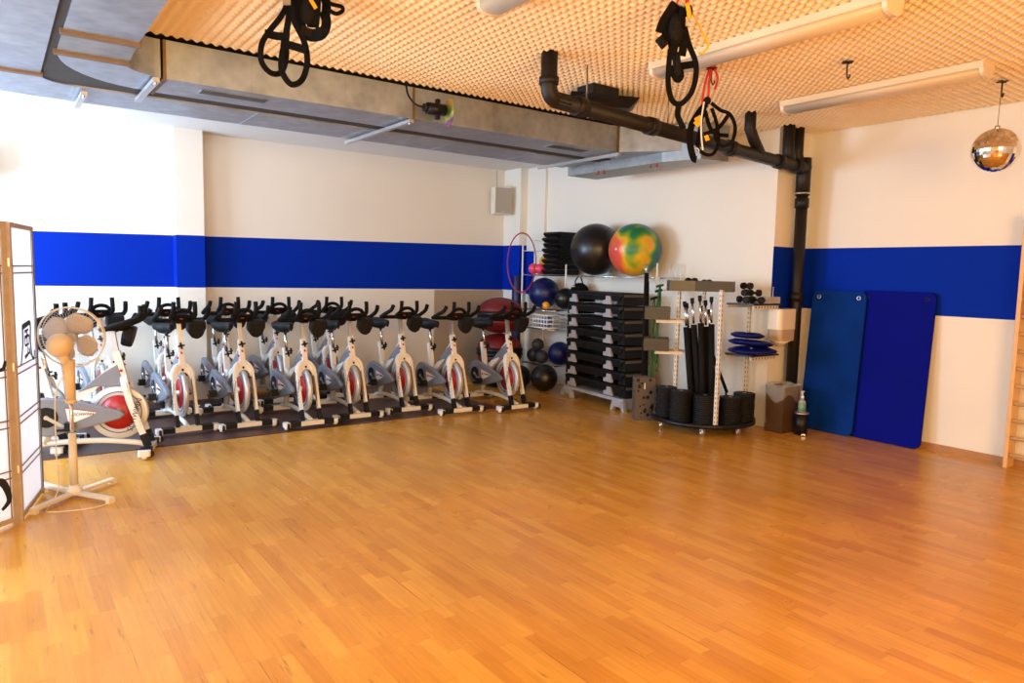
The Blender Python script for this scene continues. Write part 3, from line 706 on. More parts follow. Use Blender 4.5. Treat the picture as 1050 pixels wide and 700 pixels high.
# ------------------------------------------------------------------ spin bikes
def make_bike():
    t = thing('spin_bike', 'white spin bike', 'exercise bike')
    V = Vector
    # stabilisers
    for x, w in ((.50, .27), (-.46, .25)):
        st = MB().rbox((x, 0, .055), (.085, 2*w-.20, .045), bev=.012).build('stabilizer', 'bikewhite', t)
        for s in (-1, 1):
            MB().rbox((x, s*(w-.095), .055), (.09, .12, .05), bev=.015).build('grip_sleeve', 'rubber', st)
            MB().rbox((x, s*(w-.01), .052), (.10, .06, .048), bev=.02).cyl((x, s*(w-.01), .028), (x, s*(w-.01), .006), .022, n=10).build('end_cap', 'white', st)
            if x > 0: MB().lathe([(.02, s*w+.0), (.03, s*w+.003), (.03, s*w+.02), (.02, s*w+.023)], 14, (x+.045, 0, .045), 'y').build('transport_wheel', 'rubber', st)
    # low curved beam and frame
    MB().tube(catm([(.48, 0, .075), (.35, 0, .10), (.10, 0, .125), (-.25, 0, .12), (-.44, 0, .08)]), .024, 10).build('base_beam', 'bikewhite', t)
    MB().tube([(-.30, 0, .12), (-.20, 0, .42), (-.24, 0, .52)], .030, 10).rbox((-.275, 0, .63), (.055, .05, .26), Matrix.Rotation(-.22, 3, 'Y')).build('seat_tube', 'bikewhite', t)
    MB().tube([(-.22, .0, .38), (.05, 0, .58), (.30, 0, .80)], 1, ref=(0, 1, 0), prof=[(.025, .035), (-.025, .035), (-.025, -.035), (.025, -.035)]).build('diagonal_beam', 'bikewhite', t)
    MB().prism([(-.05, .55), (.16, .72), (.27, .79), (.32, .60), (.10, .60)], -.030, .030, 'y').build('frame_panel', 'silver', t, bev=.006)
    # flywheel
    fw = MB().lathe([(.15, -.018), (.222, -.023), (.232, -.017), (.232, .017), (.222, .023), (.15, .018), (.15, -.018)], 48, (.27, 0, .37), 'y', ring=True).build('flywheel', 'wheelrim', t)
    MB().lathe([(.02, -.024), (.151, -.017), (.151, .017), (.02, .024)], 32, (.27, 0, .37), 'y').build('flywheel_disc', 'red', fw)
    MB().lathe([(.176, -.0225), (.182, -.0225), (.182, .0225), (.176, .0225), (.176, -.0225)], 40, (.27, 0, .37), 'y', ring=True).build('groove_ring', 'black', fw)
    MB().lathe([(.035, -.05), (.035, .05)], 14, (.27, 0, .37), 'y').build('hub', 'steel', fw)
    # fork : arch with two legs
    F0 = V((.50, 0, .08)); ax = V((-.19, 0, .58)).normalized()
    def leg(s):
        return [V((.50, s*.092, .08)), V((.435, s*.093, .28)), V((.375, s*.092, .46)), V((.350, s*.086, .56)), V((.332, s*.062, .635)), V((.318, s*.018, .665))]
    mb = MB()
    for s in (-1, 1):
        mb.tube(catm(leg(s), 4), 1, ref=(0, 1, 0), prof=[(.013, .026), (-.013, .026), (-.013, -.026), (.013, -.026)])
    # arch plate
    pts = []
    for i in range(13):
        a = PI*i/12; pts.append((.110*math.cos(a), .56+.125*math.sin(a)))
    inner = [(.062*math.cos(PI*i/12), .52+.075*math.sin(PI*i/12)) for i in range(12, -1, -1)]
    poly = pts+inner
    k = len(mb.v); n = 13
    for d in (-.022, .022):
        for (yy, zz) in pts: mb.v.append(V((.345+d-(zz-.56)*.28, yy, zz)))
        for (yy, zz) in inner[::-1]: mb.v.append(V((.345+d-(zz-.56)*.28, yy, zz)))
    for i in range(12):
        o0, o1, i0, i1 = k+i, k+i+1, k+n+i, k+n+i+1
        q = 2*n
        for f in ((o0, o1, i1, i0), (o0+q, i0+q, i1+q, o1+q), (o0, o0+q, o1+q, o1), (i0, i1, i1+q, i0+q)):
            mb.f.append(f); mb.s.append(False)
    fk = mb.build('fork', 'bikewhite', t)
    for s in (-1, 1):
        MB().tube([V((.503, s*.092, .075)), V((.468, s*.093, .185))], 1, ref=(0, 1, 0), prof=[(.016, .030), (-.016, .030), (-.016, -.030), (.016, -.030)]).build('fork_sleeve', 'rubber', fk)
    text_obj('lettering', 'SCHWINN', .062, 'ink', fk, (.410, -.1065, .36), (PI/2, -1.27, 0), .0008, 1)
    rot = Matrix(((-.31, 0, .951), (0, -1, 0), (.951, 0, .31))).to_euler()
    for s in (-1, 1): text_obj('lettering', 'SCHWINN', .045, 'ink', fk, (.424, s*.092, .36), rot, .0008, 1)
    MB().lathe([(.012, 0), (.012, .004)], 12, (.352, 0, .618), 'x').build('round_emblem', 'black', fk)
    # head tube, post
    MB().tube([(.322, 0, .63), (.262, 0, .90)], 1, ref=(0, 1, 0), prof=[(.024, .030), (-.024, .030), (-.024, -.030), (.024, -.030)]).build('head_tube', 'bikewhite', t)
    MB().tube([(.262, 0, .88), (.235, 0, 1.08)], 1, ref=(0, 1, 0), prof=[(.017, .022), (-.017, .022), (-.017, -.022), (.017, -.022)]).build('handlebar_post', 'steel', t)
    MB().tube([(.33, -.0, .78), (.30, .0, .80)], .008, 8).sphere((.30, -.03, .735), .013, 10, 6).build('resistance_knob', 'knobred', t)
    def star(c, axis, r=.034):
        pp = []
        for i in range(16):
            a = 2*PI*i/16; rr = r if i % 4 in (0, 1) else r*.45; pp.append((rr*math.cos(a), rr*math.sin(a)))
        mb = MB().prism(pp, -.008, .008, axis)
        for i in range(len(mb.v)): mb.v[i] += V(c)
        mb.cyl(c, V(c)-V((.03, 0, 0) if axis == 'x' else (0, .03 if c[1] > 0 else -.03, 0)), .008, n=8)
        return mb
    star((.318, 0, .855), 'x').build('adjusting_knob', 'black', t)
    star((-.20, 0, .70), 'x').build('adjusting_knob', 'black', t)
    star((-.27, .055, .72), 'y').build('adjusting_knob', 'black', t)
    # handlebar
    hb = MB()
    hb.rbox((.25, 0, 1.095), (.20, .07, .035), bev=.015)
    hb.rbox((.30, 0, 1.115), (.10, .16, .05), bev=.03)
    for s in (-1, 1):
        hb.tube(catm([(.20, 0, 1.10), (.20, s*.12, 1.10), (.20, s*.215, 1.105), (.25, s*.235, 1.115), (.36, s*.235, 1.155), (.46, s*.222, 1.195), (.505, s*.215, 1.25)]), .0225, 9)
        hb.tube(catm([(.22, s*.035, 1.105), (.33, s*.09, 1.13), (.42, s*.105, 1.155), (.47, s*.10, 1.20), (.475, s*.095, 1.30)]), .0215, 9)
    hb.tube(catm([(.40, -.10, 1.15), (.42, -.055, 1.20), (.42, 0, 1.215), (.42, .055, 1.20), (.40, .10, 1.15)]), .020, 8).rbox((.36, 0, 1.15), (.06, .17, .03), bev=.02)
    hbo = hb.build('handlebar', 'foamgrip', t)
    MB().rbox((.352, 0.0, 1.125), (.006, .028, .012)).build('red_sticker', 'knobred', hbo)
    # black holder pouch hanging below the left horn
    pts = [(-.085, .075), (.085, .075), (.092, .0), (.06, -.085), (.015, -.115), (-.04, -.10), (-.088, -.03)]
    pm = MB().prism(pts, -.045, .045, 'x'); pm.xf(Matrix.Translation((.34, .135, 1.035)) @ Matrix.Rotation(.25, 4, 'Y')); pm.build('holder_pouch', 'rubber', t, bev=.018)
    # seat
    MB().tube([(-.255, 0, .72), (-.305, 0, .96)], .016, 10).rbox((-.31, 0, .965), (.16, .035, .03)).build('seat_post', 'chrome', t)
    sd = MB()
    rows = [(-.45, .085, .010), (-.42, .120, .0), (-.35, .115, -.004), (-.27, .070, -.004), (-.18, .038, -.002), (-.11, .030, -.006), (-.09, .014, -.012)]
    n = 12; base = len(sd.v)
    for x, w, dz in rows:
        for j in range(n):
            a = 2*PI*j/n; yy = w*math.cos(a); zz = math.sin(a); zz = .030*zz if zz > 0 else .095*zz*(1 if abs(x+.36) < .1 else .55)
            sd.v.append(V((x, yy, 1.02+dz+zz)))
    for i in range(len(rows)-1):
        for j in range(n): sd.f.append((base+i*n+j, base+(i+1)*n+j, base+(i+1)*n+(j+1) % n, base+i*n+(j+1) % n)); sd.s.append(True)
    sd.f.append(tuple(range(base, base+n))); sd.s.append(False)
    sd.f.append(tuple(range(base+(len(rows)-1)*n, base+len(rows)*n))); sd.s.append(False)
    so = sd.build('saddle', 'rubber', t)
    MB().rbox((-.43, .0, 1.005), (.008, .04, .014)).build('red_tag', 'knobred', so)
    # chain guard on the right side (rider's right = -y when x forward)
    cg = []
    for i in range(15):
        a = math.radians(75+210*i/14); cg.append((-.24+.155*math.cos(a), .37+.165*math.sin(a)))
    cg += [(.05, .27), (.30, .335), (.34, .37), (.30, .405), (.05, .485)]
    g = MB().prism(cg, -.150, -.105, 'y').build('chain_guard', 'silver', t, bev=.012)
    MB().lathe([(.085, -.156), (.085, -.14)], 28, (-.24, 0, .37), 'y').build('crank_cover', 'black', g)
    bd = MB().prism([(-.10, .445), (.13, .40), (.09, .375), (-.08, .305)], -.1535, -.149, 'y').build('badge', 'white', g)
    MB().prism([(-.10, .452), (.14, .402), (.13, .40), (-.10, .443)], -.1545, -.149, 'y').build('red_stripe', 'red', bd)
    MB().lathe([(.014, -.156), (.014, -.152)], 12, (-.06, 0, .385), 'y').build('round_emblem', 'red', bd)
    text_obj('lettering', 'SCHWINN', .034, 'ink', bd, (.035, -.1545, .388), (PI/2, 0, 0), .0008, .9)
    # left side cover
    MB().prism([(x*.9-.02, (z-.37)*.72+.37) for x, z in cg], .075, .10, 'y').build('inner_guard', 'silver', t)
    # cranks and pedals
    for s, a in ((-1, -.6), (1, -.6+PI)):
        c = V((-.24, s*.150, .37)); e = c+V((math.cos(a)*.17, 0, math.sin(a)*.17))
        cr = MB().cyl(c+V((0, -s*.10, 0)), c+V((0, s*.015, 0)), .018, n=10).tube([c, e], 1, ref=(0, 1, 0), prof=[(.008, .014), (-.008, .014), (-.008, -.014), (.008, -.014)]).build('crank', 'steel', t)
        MB().rbox(e+V((0, s*.048, 0)), (.10, .075, .022)).rbox(e+V((.03, s*.048, .035)), (.05, .07, .05)).cyl(e, e+V((0, s*.05, 0)), .009, n=8).build('pedal', 'black', cr)
    return t
bike = make_bike(); index_kids()
first = True
def place_bike(x, y, deg, label, group):
    """x, y = centre of the front stabiliser"""
    global first
    a = math.radians(deg); loc = (x-.50*math.cos(a), y-.50*math.sin(a), .006 if y+.0 > 7.02 or x < .9 else 0.0)
    if y < 7.02: loc = (loc[0], loc[1], .006)
    if first:
        bike.location = loc; bike.rotation_euler = (0, 0, a); bike['label'] = label; bike['group'] = group; first = False
    else: dup(bike, loc, a, label, group)
names = ['first', 'second', 'third', 'fourth', 'fifth', 'sixth']
FR = [(1.50, 7.42, -88), (2.06, 7.34, -89), (2.63, 7.10, -90), (3.20, 7.19, -91), (3.86, 7.26, -91), (4.34, 6.90, -92), (5.04, 6.74, -91)]
for i, (x, y, d) in enumerate(FR):
    lab = ('white spin bike facing the room, %s of the front row counted from the fan' % (names+['seventh'])[i]) if i < 6 else 'white spin bike at the right end of the front row beside the dark medicine balls'
    place_bike(x, y, d, lab, 'spin bikes in the front row')
place_bike(1.07, 6.86, -18, 'white spin bike seen from its side behind the fan, red flywheel and grey guard showing', 'spin bikes turned sideways')
place_bike(.50, 7.34, -24, 'white spin bike turned sideways at the far left, half hidden by the folding screen', 'spin bikes turned sideways')
RR = [(.92, 8.50, -88), (1.56, 8.50, -89), (2.20, 8.50, -90), (2.79, 8.50, -90), (3.46, 8.50, -91)]
for i, (x, y, d) in enumerate(RR):
    place_bike(x, y, d, 'white spin bike standing against the striped wall, %s of the rear row from the left' % names[i], 'spin bikes in the rear row')

# ------------------------------------------------------------------ pedestal fan
def fan():
    cx, cy = .415, 5.80
    t = thing('pedestal_fan', 'yellowed cream pedestal fan with caged blades on a crossed foot beside the folding screen', 'fan', (cx, cy, 0))
    for (ex, ey) in ((.154, 5.52), (.21, 6.2), (.683, 6.02), (.61, 5.50)):
        d = Vector((ex-cx, ey-cy, 0)); L = d.length; a = math.atan2(d.y, d.x)
        R = Matrix.Rotation(a, 3, 'Z')
        lg = MB().rbox(d*.5+Vector((0, 0, .032)), (L, .05, .022), R).build('foot_leg', 'cream', t, bev=.004)
        MB().rbox(d*.97+Vector((0, 0, .017)), (.03, .052, .034), R).build('foot_cap', 'cream', lg)
    MB().lathe([(.05, .02), (.05, .06), (.035, .075), (.03, .09)], 20).build('hub', 'white', t)
    MB().cyl((0, 0, .07), (0, 0, .46), .027, .025, 16).build('pole', 'cream', t)
    MB().cyl((0, 0, .44), (0, 0, .72), .013, n=12).build('inner_pole', 'chrome', t)
    MB().cyl((0, 0, .68), (-.01, 0, .98), .030, .044, 16).lathe([(.035, .675), (.035, .70)], 16).build('neck', 'creamtop', t)
    # head: axis points to the back right and slightly up
    ax = Vector((.42, .88, .12)).normalized()
    q = ax.to_track_quat('Z', 'Y').to_matrix()
    hc = Vector((.025, .10, 1.13))         # cage centre
    mc = hc-ax*.16+Vector((-.012, 0, -.02))
    n = MB().sphere((0, 0, 0), .082, 20, 12, (1, 1, 1.15)); n.xf(Matrix.Translation(mc) @ q.to_4x4()); n.build('motor_housing', 'creamtop', t)
    MB().cyl(mc+Vector((0, 0, -.05)), Vector((-.008, 0, .95)), .03, .035, 12).build('tilt_joint', 'creamtop', t)
    cage = MB(); R = .215
    cage.torus(hc, R, .006, 48, 6, q); cage.torus(hc+ax*.045, R*.97, .003, 48, 5, q)
    o = cage.build('cage_rim', 'cream', t)
    w = MB()
    for i in range(60):
        a = 2*PI*i/60; r = q @ Vector((math.cos(a), math.sin(a), 0))
        for sgn, dep in ((-1, .07), (1, .075)):
            w.tube([hc+r*R, hc+r*R*.85+ax*sgn*dep*.75, hc+r*R*.5+ax*sgn*dep, hc+r*.055+ax*sgn*dep], .0013, 3, caps=False)
    w.torus(hc-ax*.07, .055, .003, 24, 5, q); w.torus(hc-ax*.06, .13, .0015, 32, 4, q); w.torus(hc+ax*.075, .055, .003, 24, 5, q)
    w.build('cage_wires', 'steel', o)
    for i in range(4):
        a = 2*PI*i/4+.55
        b = MB(); nn = 7; grid = []
        for u in range(nn):
            rr = .035+.150*u/(nn-1); wd = .030+.075*math.sin(PI*min(1, (u+1.2)/(nn+.7)))
            row = []
            for v in range(5):
                s = (v-2)/2; row.append(Vector((rr*math.cos(s*wd/.11*.80), rr*math.sin(s*wd/.11*.80), s*.022)))
            grid.append(row)
        for row in grid: b.v += row
        for u in range(nn-1):
            for v in range(4): b.f.append((u*5+v, u*5+v+1, (u+1)*5+v+1, (u+1)*5+v)); b.s.append(True)
        b.xf(Matrix.Translation(hc) @ q.to_4x4() @ Matrix.Rotation(a, 4, 'Z'))
        ob = b.build('blade', 'blade', t); md = ob.modifiers.new('solid', 'SOLIDIFY'); md.thickness = .004
    h = MB().cyl((0, 0, -.03), (0, 0, .03), .035, n=16); h.xf(Matrix.Translation(hc) @ q.to_4x4()); h.build('blade_hub', 'blade', t)
    MB().tube(catm([(-.02, -.02, .90), (-.09, -.03, .75), (-.10, -.02, .35), (-.10, -.08, .10), (-.16, -.16, .008), (-.17, -.30, .006), (.05, -.36, .006), (.2, -.3, .006)]), .004, 6).build('power_cord', 'cream', t)
fan()

# ------------------------------------------------------------------ folding screen
def screen():
    t = thing('folding_screen', 'folding rice-paper screen with oak frame and brush calligraphy at the left edge', 'folding screen', (.08, 5.40, 0))
    H = 1.90
    def panel(ax, ay, bx, by, txt, wr=None, skip=None):
        d = Vector((bx-ax, by-ay, 0)); L = d.length; a = math.atan2(d.y, d.x)
        p = MB(); w = .035
        w2 = .014 if wr is None else wr
        p.box(0, w, -.012, .012, 0, H).box(w, L-w2, -.012, .012, H-.03, H).box(w, L-w2, -.012, .012, .02, .05)
        fr = p.build('panel_frame', 'wood', t, (ax-.08, ay-5.40, 0)); fr.rotation_euler = (0, 0, a)
        MB().box(L-w2, L, -.012, .012, 0, H).build('edge_stile', 'greyframe' if wr is None else 'wood', fr)
        MB().box(w, L-w2, -.003, .003, .05, H-.03).build('paper', 'papertr', fr)
        g = MB()
        z = .26
        for z in (.30, .62, .94, 1.26, 1.58):
            if z == skip: continue
            for dz in (0, .045): g.box(w, L-w2, -.007, .007, z+dz, z+dz+.007)
        g.box(w+.008, w+.014, -.006, .006, .05, H-.03); g.box(L-w-.014, L-w-.008, -.006, .006, .05, H-.03)
        g.build('lattice', 'lattice', fr)
        if txt:
            W2, H2 = .42, .27
            for (c, x, z, sz) in txt:
                ST = [([(.24, .95), (.21, .5), (.04, .02)], .9), ([(.22, .92), (.50, .96), (.76, .95), (.73, .5), (.80, .14), (.93, .05), (.99, .24)], 1.0), ([(.36, .80), (.62, .83)], .6),
                      ([(.35, .66), (.35, .44)], .6), ([(.34, .66), (.63, .67), (.60, .45)], .6), ([(.36, .46), (.60, .47)], .5), ([(.49, .80), (.48, .22)], .7), ([(.30, .18), (.48, .22), (.66, .27)], .7), ([(.58, .36), (.68, .17)], .7)]
                mb = MB()
                for k, (st, wt) in enumerate(ST):
                    pp = catm([(x*L+(a-.5)*W2, -.006-.0004*k, z+(b-.5)*H2) for a, b in st], 6) if len(st) > 2 else [(x*L+(a-.5)*W2, -.006-.0004*k, z+(b-.5)*H2) for a, b in st]
                    n = len(pp); mb.tube(pp, [wt*(1.1-.5*i/max(1, n-1)) for i in range(n)], ref=(0, 1, 0), prof=[(.001, .017), (-.001, .017), (-.001, -.017), (.001, -.017)])
                mb.build('calligraphy', 'ink', fr)
        return fr
    # second panel faces the room to the right of the hinge post
    panel(.09, 5.40, .235, 6.03, [('\u98a8', .54, 1.115, .27)], skip=1.26)
    fr = panel(-.30, 5.07, .075, 5.385, [('\u98a8', .50, 1.115, .27)], .035, 1.26)
    # one large brush stroke, a curling tail, low on the front panel
    pts = catm([(.36, -.006, .10), (.30, -.006, .16), (.31, -.006, .25), (.37, -.006, .30), (.41, -.006, .26), (.43, -.006, .17), (.38, -.006, .12)], 5)
    n = len(pts); MB().tube(pts, [.4+.6*math.sin(PI*i/(n-1)) for i in range(n)], ref=(0, 1, 0), prof=[(.0015, .024), (-.0015, .024), (-.0015, -.024), (.0015, -.024)]).build('calligraphy', 'ink', fr)
    for z in (.35, 1.0, 1.65): MB().rbox((.002, -.008, z), (.02, .03, .05)).build('hinge', 'steel', t)
screen()

# ------------------------------------------------------------------ wall mats
def wall_mat_thing(y0, y1, H, name, label, m, lean, zb=.0, back=.0, x_off=0):
    """rounded mat standing on the floor, leaning on the right wall; foot at distance lean"""
    yc = (y0+y1)/2; w = y1-y0; th = .028
    a = math.atan2(lean, H)
    t = thing(name, label, 'exercise mat', (XR-lean-.04-x_off, yc, .002), 0, 'exercise mats leaning on the right wall')
    pts = []; r = .07
    for sy, sz, a0 in ((1, 1, 0), (-1, 1, 90), (-1, -1, 180), (1, -1, 270)):
        for k in range(7):
            an = math.radians(a0+k*15); pts.append((sy*(w/2-r)+r*math.cos(an), H/2+sz*(H/2-r)+r*math.sin(an)))
    mb = MB().prism(pts, -th/2, th/2, 'x'); mb.xf(Matrix.Rotation(a, 4, 'Y')); mb.build('foam_sheet', m, t, bev=.005)
    for s in (-1, 1):
        g = MB().torus((-th/2-.001, s*(w/2-.08), H-.07), .018, .005, 20, 6, Matrix.Rotation(PI/2, 3, 'Y')); g.xf(Matrix.Rotation(a, 4, 'Y')); g.build('eyelet', 'steel' if m == 'matteal' else 'black', t)
    return t
wall_mat_thing(3.815, 4.42, 1.53, 'exercise_mat', 'narrower teal blue exercise mat with two eyelets, left one leaning on the wall', 'matteal', .13, x_off=.035)
wall_mat_thing(3.15, 3.90, 1.545, 'exercise_mat', 'wider royal blue exercise mat, right one and tucked behind the teal mat', 'matblue', .12)

# wall bars at the right edge
def bars():
    t = thing('wall_bars', 'pine wall bars with rungs cut off by the right edge of the view', 'wall bars', (XR-.10, 2.42, 0))
    for y in (0, -.90): MB().rbox((-.0, y, 1.12), (.16, .035, 2.24)).build('upright', 'pine', t, bev=.004)
    for i in range(14): MB().tube([(-.045, -.015, .12+i*.155), (-.045, -.89, .12+i*.155)], .018, 10).build('rung', 'pine', t)
bars()

# ------------------------------------------------------------------ sanitary corner
t = thing('towel_dispenser', 'ivory paper towel dispenser with smoky lower window on the column', 'dispenser', (6.94, YC-.10, 1.10))
MB().rbox((0, 0, .11), (.31, .19, .22), bev=.05).build('cover', 'dispenser', t)
MB().rbox((0.01, 0, -.06), (.29, .18, .13), bev=.05).build('window', 'dispclear', t)
MB().lathe([(.03, -.19), (.05, -.165), (.11, -.125)], 20).build('outlet', 'dispenser', t)
def bin_():
    t = thing('waste_bin', 'brown rectangular waste bin with a clear liner below the towel dispenser', 'bin', (6.86, 4.40, 0))
    R = .0
    b = MB(); h = .50
    b.add([(x*s, y*s, z) for z, s in ((0, .86), (h, 1)) for x, y in ((-.15, -.11), (.15, -.11), (.15, .11), (-.15, .11))]+[(x*s, y*s, z) for z, s in ((h, .95), (.03, .82)) for x, y in ((-.15, -.11), (.15, -.11), (.15, .11), (-.15, .11))],
          [(3, 2, 1, 0)]+[(i, (i+1) % 4, 4+(i+1) % 4, 4+i) for i in range(4)]+[(4+i, 4+(i+1) % 4, 8+(i+1) % 4, 8+i) for i in range(4)]+[(8+i, 8+(i+1) % 4, 12+(i+1) % 4, 12+i) for i in range(4)]+[(12, 13, 14, 15)])
    b.build('body', 'binbrown', t)
    l = MB(); N = 32
    prof = []
    for k, (z, s) in enumerate(((.40, 1.02), (.47, 1.05), (.525, 1.04), (.515, .93), (.40, .88))):
        for i in range(N):
            a = 2*PI*i/N; cx, cy = math.cos(a), math.sin(a); m_ = max(abs(cx), abs(cy)); wob = 1+.02*math.sin(7*a+k)
            zz = z+(.045*math.sin(3*a+1)-.03 if k == 0 else .008*math.sin(5*a))
            l.v.append(Vector((.152*cx/m_*s*wob, .112*cy/m_*s*wob, zz)))
    for k in range(4):
        for i in range(N): l.f.append((k*N+i, k*N+(i+1) % N, (k+1)*N+(i+1) % N, (k+1)*N+i)); l.s.append(True)
    l.build('liner', 'liner', t)
    o = thing('black_bin', 'small black metal bin standing in front of the brown waste bin', 'bin', (6.90, 4.19, 0))
    MB().lathe([(.066, 0), (.072, .23), (.067, .23), (.060, .012)], 24).build('body', 'black', o)
    MB().lathe([(.074, .225), (.074, .24), (.066, .24), (.066, .225)], 24).build('rim', 'steel', o)
    MB().rbox((-.06, -.062, .02), (.05, .04, .014), Matrix.Rotation(.8, 3, 'Z')).build('pedal', 'chrome', o)
    p = thing('sanitizer_bottle', 'disinfectant pump bottle with white pump and green label on the black bin', 'bottle', (6.90, 4.19, .242))
    MB().lathe([(.036, 0), (.038, .01), (.038, .10), (.030, .125), (.014, .135), (.014, .15)], 20).build('bottle_body', 'clear', p)
    MB().lathe([(.0385, .012), (.0385, .095)], 20).build('label', 'label', p)
    MB().lathe([(.017, .148), (.017, .172), (.007, .174), (.007, .215)], 14).tube([(0, 0, .215), (-.045, -.02, .218), (-.06, -.027, .206)], .008, 8).rbox((0, 0, .218), (.03, .022, .014)).build('pump', 'white', p)
bin_()

# ------------------------------------------------------------------ round rack on castors
RX, RY = 6.27, 4.99
def rack():
    t = thing('equipment_rack', 'round black based rack on castors with four white slotted posts and grey trays', 'rack', (RX, RY, 0))
    MB().lathe([(.0001, .085), (.54, .085), (.56, .095), (.56, .135), (.53, .135), (.53, .115), (.0001, .115)], 48).build('base_plate', 'black', t)
    for a in (-2.45, -1.55, -.6, .7, 1.6, 2.7):
        c = Vector((.47*math.cos(a), .47*math.sin(a), 0))
        k = MB().lathe([(.032, -.012), (.032, .012)], 14, c+Vector((0, 0, .032)), 'y').build('castor', 'steel', t)
        MB().rbox(c+Vector((0, 0, .060)), (.03, .045, .05)).build('castor_fork', 'steel', k)
    v = Vector((-.786, -.618)); p = Vector((-.618, .786)); C = []
    for a, b in ((.50, -.15), (.02, .29), (-.21, -.46), (-.45, .03)):
        C.append(v*a+p*b)
    for i, c in enumerate(C):
        zb = .115
        MB().box(-.0155, .0155, -.003, .0, zb, 1.52).box(-.0155, -.0125, .0, .032, zb, 1.52).build('post', 'slotted', t, (c.x, c.y, 0))
    A, B, D, E_ = C
    # top grey trays (left bluish, right brown-grey) : open trays
    def tray(cx, cy, sx, sy, z, h, rz, m='traygrey', name='tray'):
        R = Matrix.Rotation(rz, 3, 'Z'); mb = MB(); tt = .004
        for c, s in (((0, 0, tt/2), (sx, sy, tt)), ((0, -sy/2, h/2), (sx, tt, h)), ((0, sy/2, h/2), (sx, tt, h)), ((-sx/2, 0, h/2), (tt, sy, h)), ((sx/2, 0, h/2), (tt, sy, h))):
            mb.rbox(R @ Vector(c)+Vector((cx, cy, z)), s, R)
        return mb.build(name, m, t)
    wa = -.36
    tray(-.245, .155, .29, .26, 1.495, .11, math.radians(-42), name='top_tray')
    tray(-.03, -.125, .37, .28, 1.495, .11, math.radians(-58), 'traybrown', name='top_tray')
    # left wing trays on white brackets
    for z in (1.155, .81):
        tray(-.325, .42, .27, .26, z+.02, .135, math.radians(-46))
        MB().rbox((-.27, .28, z), (.30, .02, .035), Matrix.Rotation(math.radians(-46), 3, 'Z')).build('bracket', 'slot', t)
        MB().rbox((-.10, .40, z), (.30, .02, .035), Matrix.Rotation(math.radians(-46), 3, 'Z')).build('bracket', 'slot', t)
    # right wing shelves
    for z, sx, sy in ((1.37, .50, .34), (.83, .48, .34)):
        MB().rbox((.33, -.36, z), (sx, sy, .018)).build('shelf_board', 'traygrey', t)
        b = MB().rbox((.30, -.52, z-.025), (.44, .012, .038)).build('bracket', 'slot', t); MB().rbox((.30, -.20, z-.025), (.44, .012, .038)).build('bracket', 'slot', t)
        h = MB()
        for i in range(8): h.rbox((.12+i*.052, -.527, z-.025), (.018, .002, .014))
        h.build('bracket_holes', 'hole', b)
    return t
rack()
# weight plates in stacks on the base
pl = thing('weight_plate', 'plate', 'weight plate', (0, 0, 0))
MB().lathe([(.02, 0), (.106, 0), (.113, .004), (.113, .014), (.106, .0175), (.075, .0175), (.072, .013), (.03, .013), (.02, .0175)], 28).build('disc', 'rubber', pl)
MB().lathe([(.014, .0), (.0205, .0), (.0205, .0185), (.014, .0185)], 16).build('hub_ring', 'steel', pl)
index_kids()
stacks = [(-.325, .24, 17, 'leftmost stack'), (-.39, -.02, 17, 'second stack from left'), (-.295, -.262, 16, 'stack left of near post'), (-.055, -.40, 15, 'stack right of near post'), (.20, -.385, 16, 'rightmost stack'), (-.10, .02, 14, 'stack hidden in the middle')]
fst = True
for (dx, dy, n, nm) in stacks:
    for k in range(n):
        lab = 'black weight plate, %s, %s of the rack' % ('topmost' if k == n-1 else ORD[k], nm)
        loc = (RX+dx+random.uniform(-.003, .003), RY+dy+random.uniform(-.003, .003), .1165+k*.0192)
        if fst:
            pl.location = loc; pl['label'] = lab; pl['group'] = 'weight plates on the round rack'; fst = False
        else: dup(pl, loc, random.uniform(0, 6), lab, 'weight plates on the round rack')
# weighted bars leaning in the middle of the rack
def pq(u, w): return (.618*u-.786*w, -.786*u-.618*w)      # u to the right, w towards the viewer
brs = []
for u0, u1, w, h in ((-.10, -.24, .08, 1.38), (-.02, -.16, .12, 1.42), (.02, -.08, .16, 1.45), (.06, -.02, .10, 1.40), (.10, .04, .15, 1.44), (-.07, -.22, .0, 1.36), (.05, -.07, -.03, 1.33), (.13, .02, .04, 1.30)):
    brs.append((*pq(u0, w*1.3), *pq(u1, w), h))
where = ['leaning furthest left', 'second from left', 'third from left', 'left of the centre', 'right of the centre', 'behind the leftmost pair', 'behind the central pair', 'at the right end']
for i, (x0, y0, x1, y1, h) in enumerate(brs):
    t = thing('weighted_bar', 'black padded bar with chrome tip standing in the rack, ' + where[i], 'weighted bar', (RX+x0, RY+y0, .118), 0, 'weighted bars standing in the round rack')
    top = Vector((x1-x0, y1-y0, h-.118)); d = top.normalized()
    MB().tube([Vector((0, 0, .01)), top*.78], .033, 12).build('padded_sleeve', 'foamgrip', t)
    MB().tube([top*.79, top*.97], .012, 10).build('steel_shaft', 'chrome', t)
    MB().tube([top*.955, top], .021, 10).build('end_cap', 'rubber', t)
# one bar leaning outside the near-right
t = thing('weighted_bar', 'long black bar with a pale sticker leaning right across the rack shelves', 'weighted bar', (RX+.09, RY-.24, .12), 0)
MB().tube([(0, 0, .30), (-.20, .18, .95)], .018, 10).tube([(0, 0, .01), (0, 0, .31)], .018, 10).build('padded_sleeve', 'foamgrip', t)
MB().rbox((0.0, -.02, .27), (.03, .004, .05)).build('sticker', 'white', t)
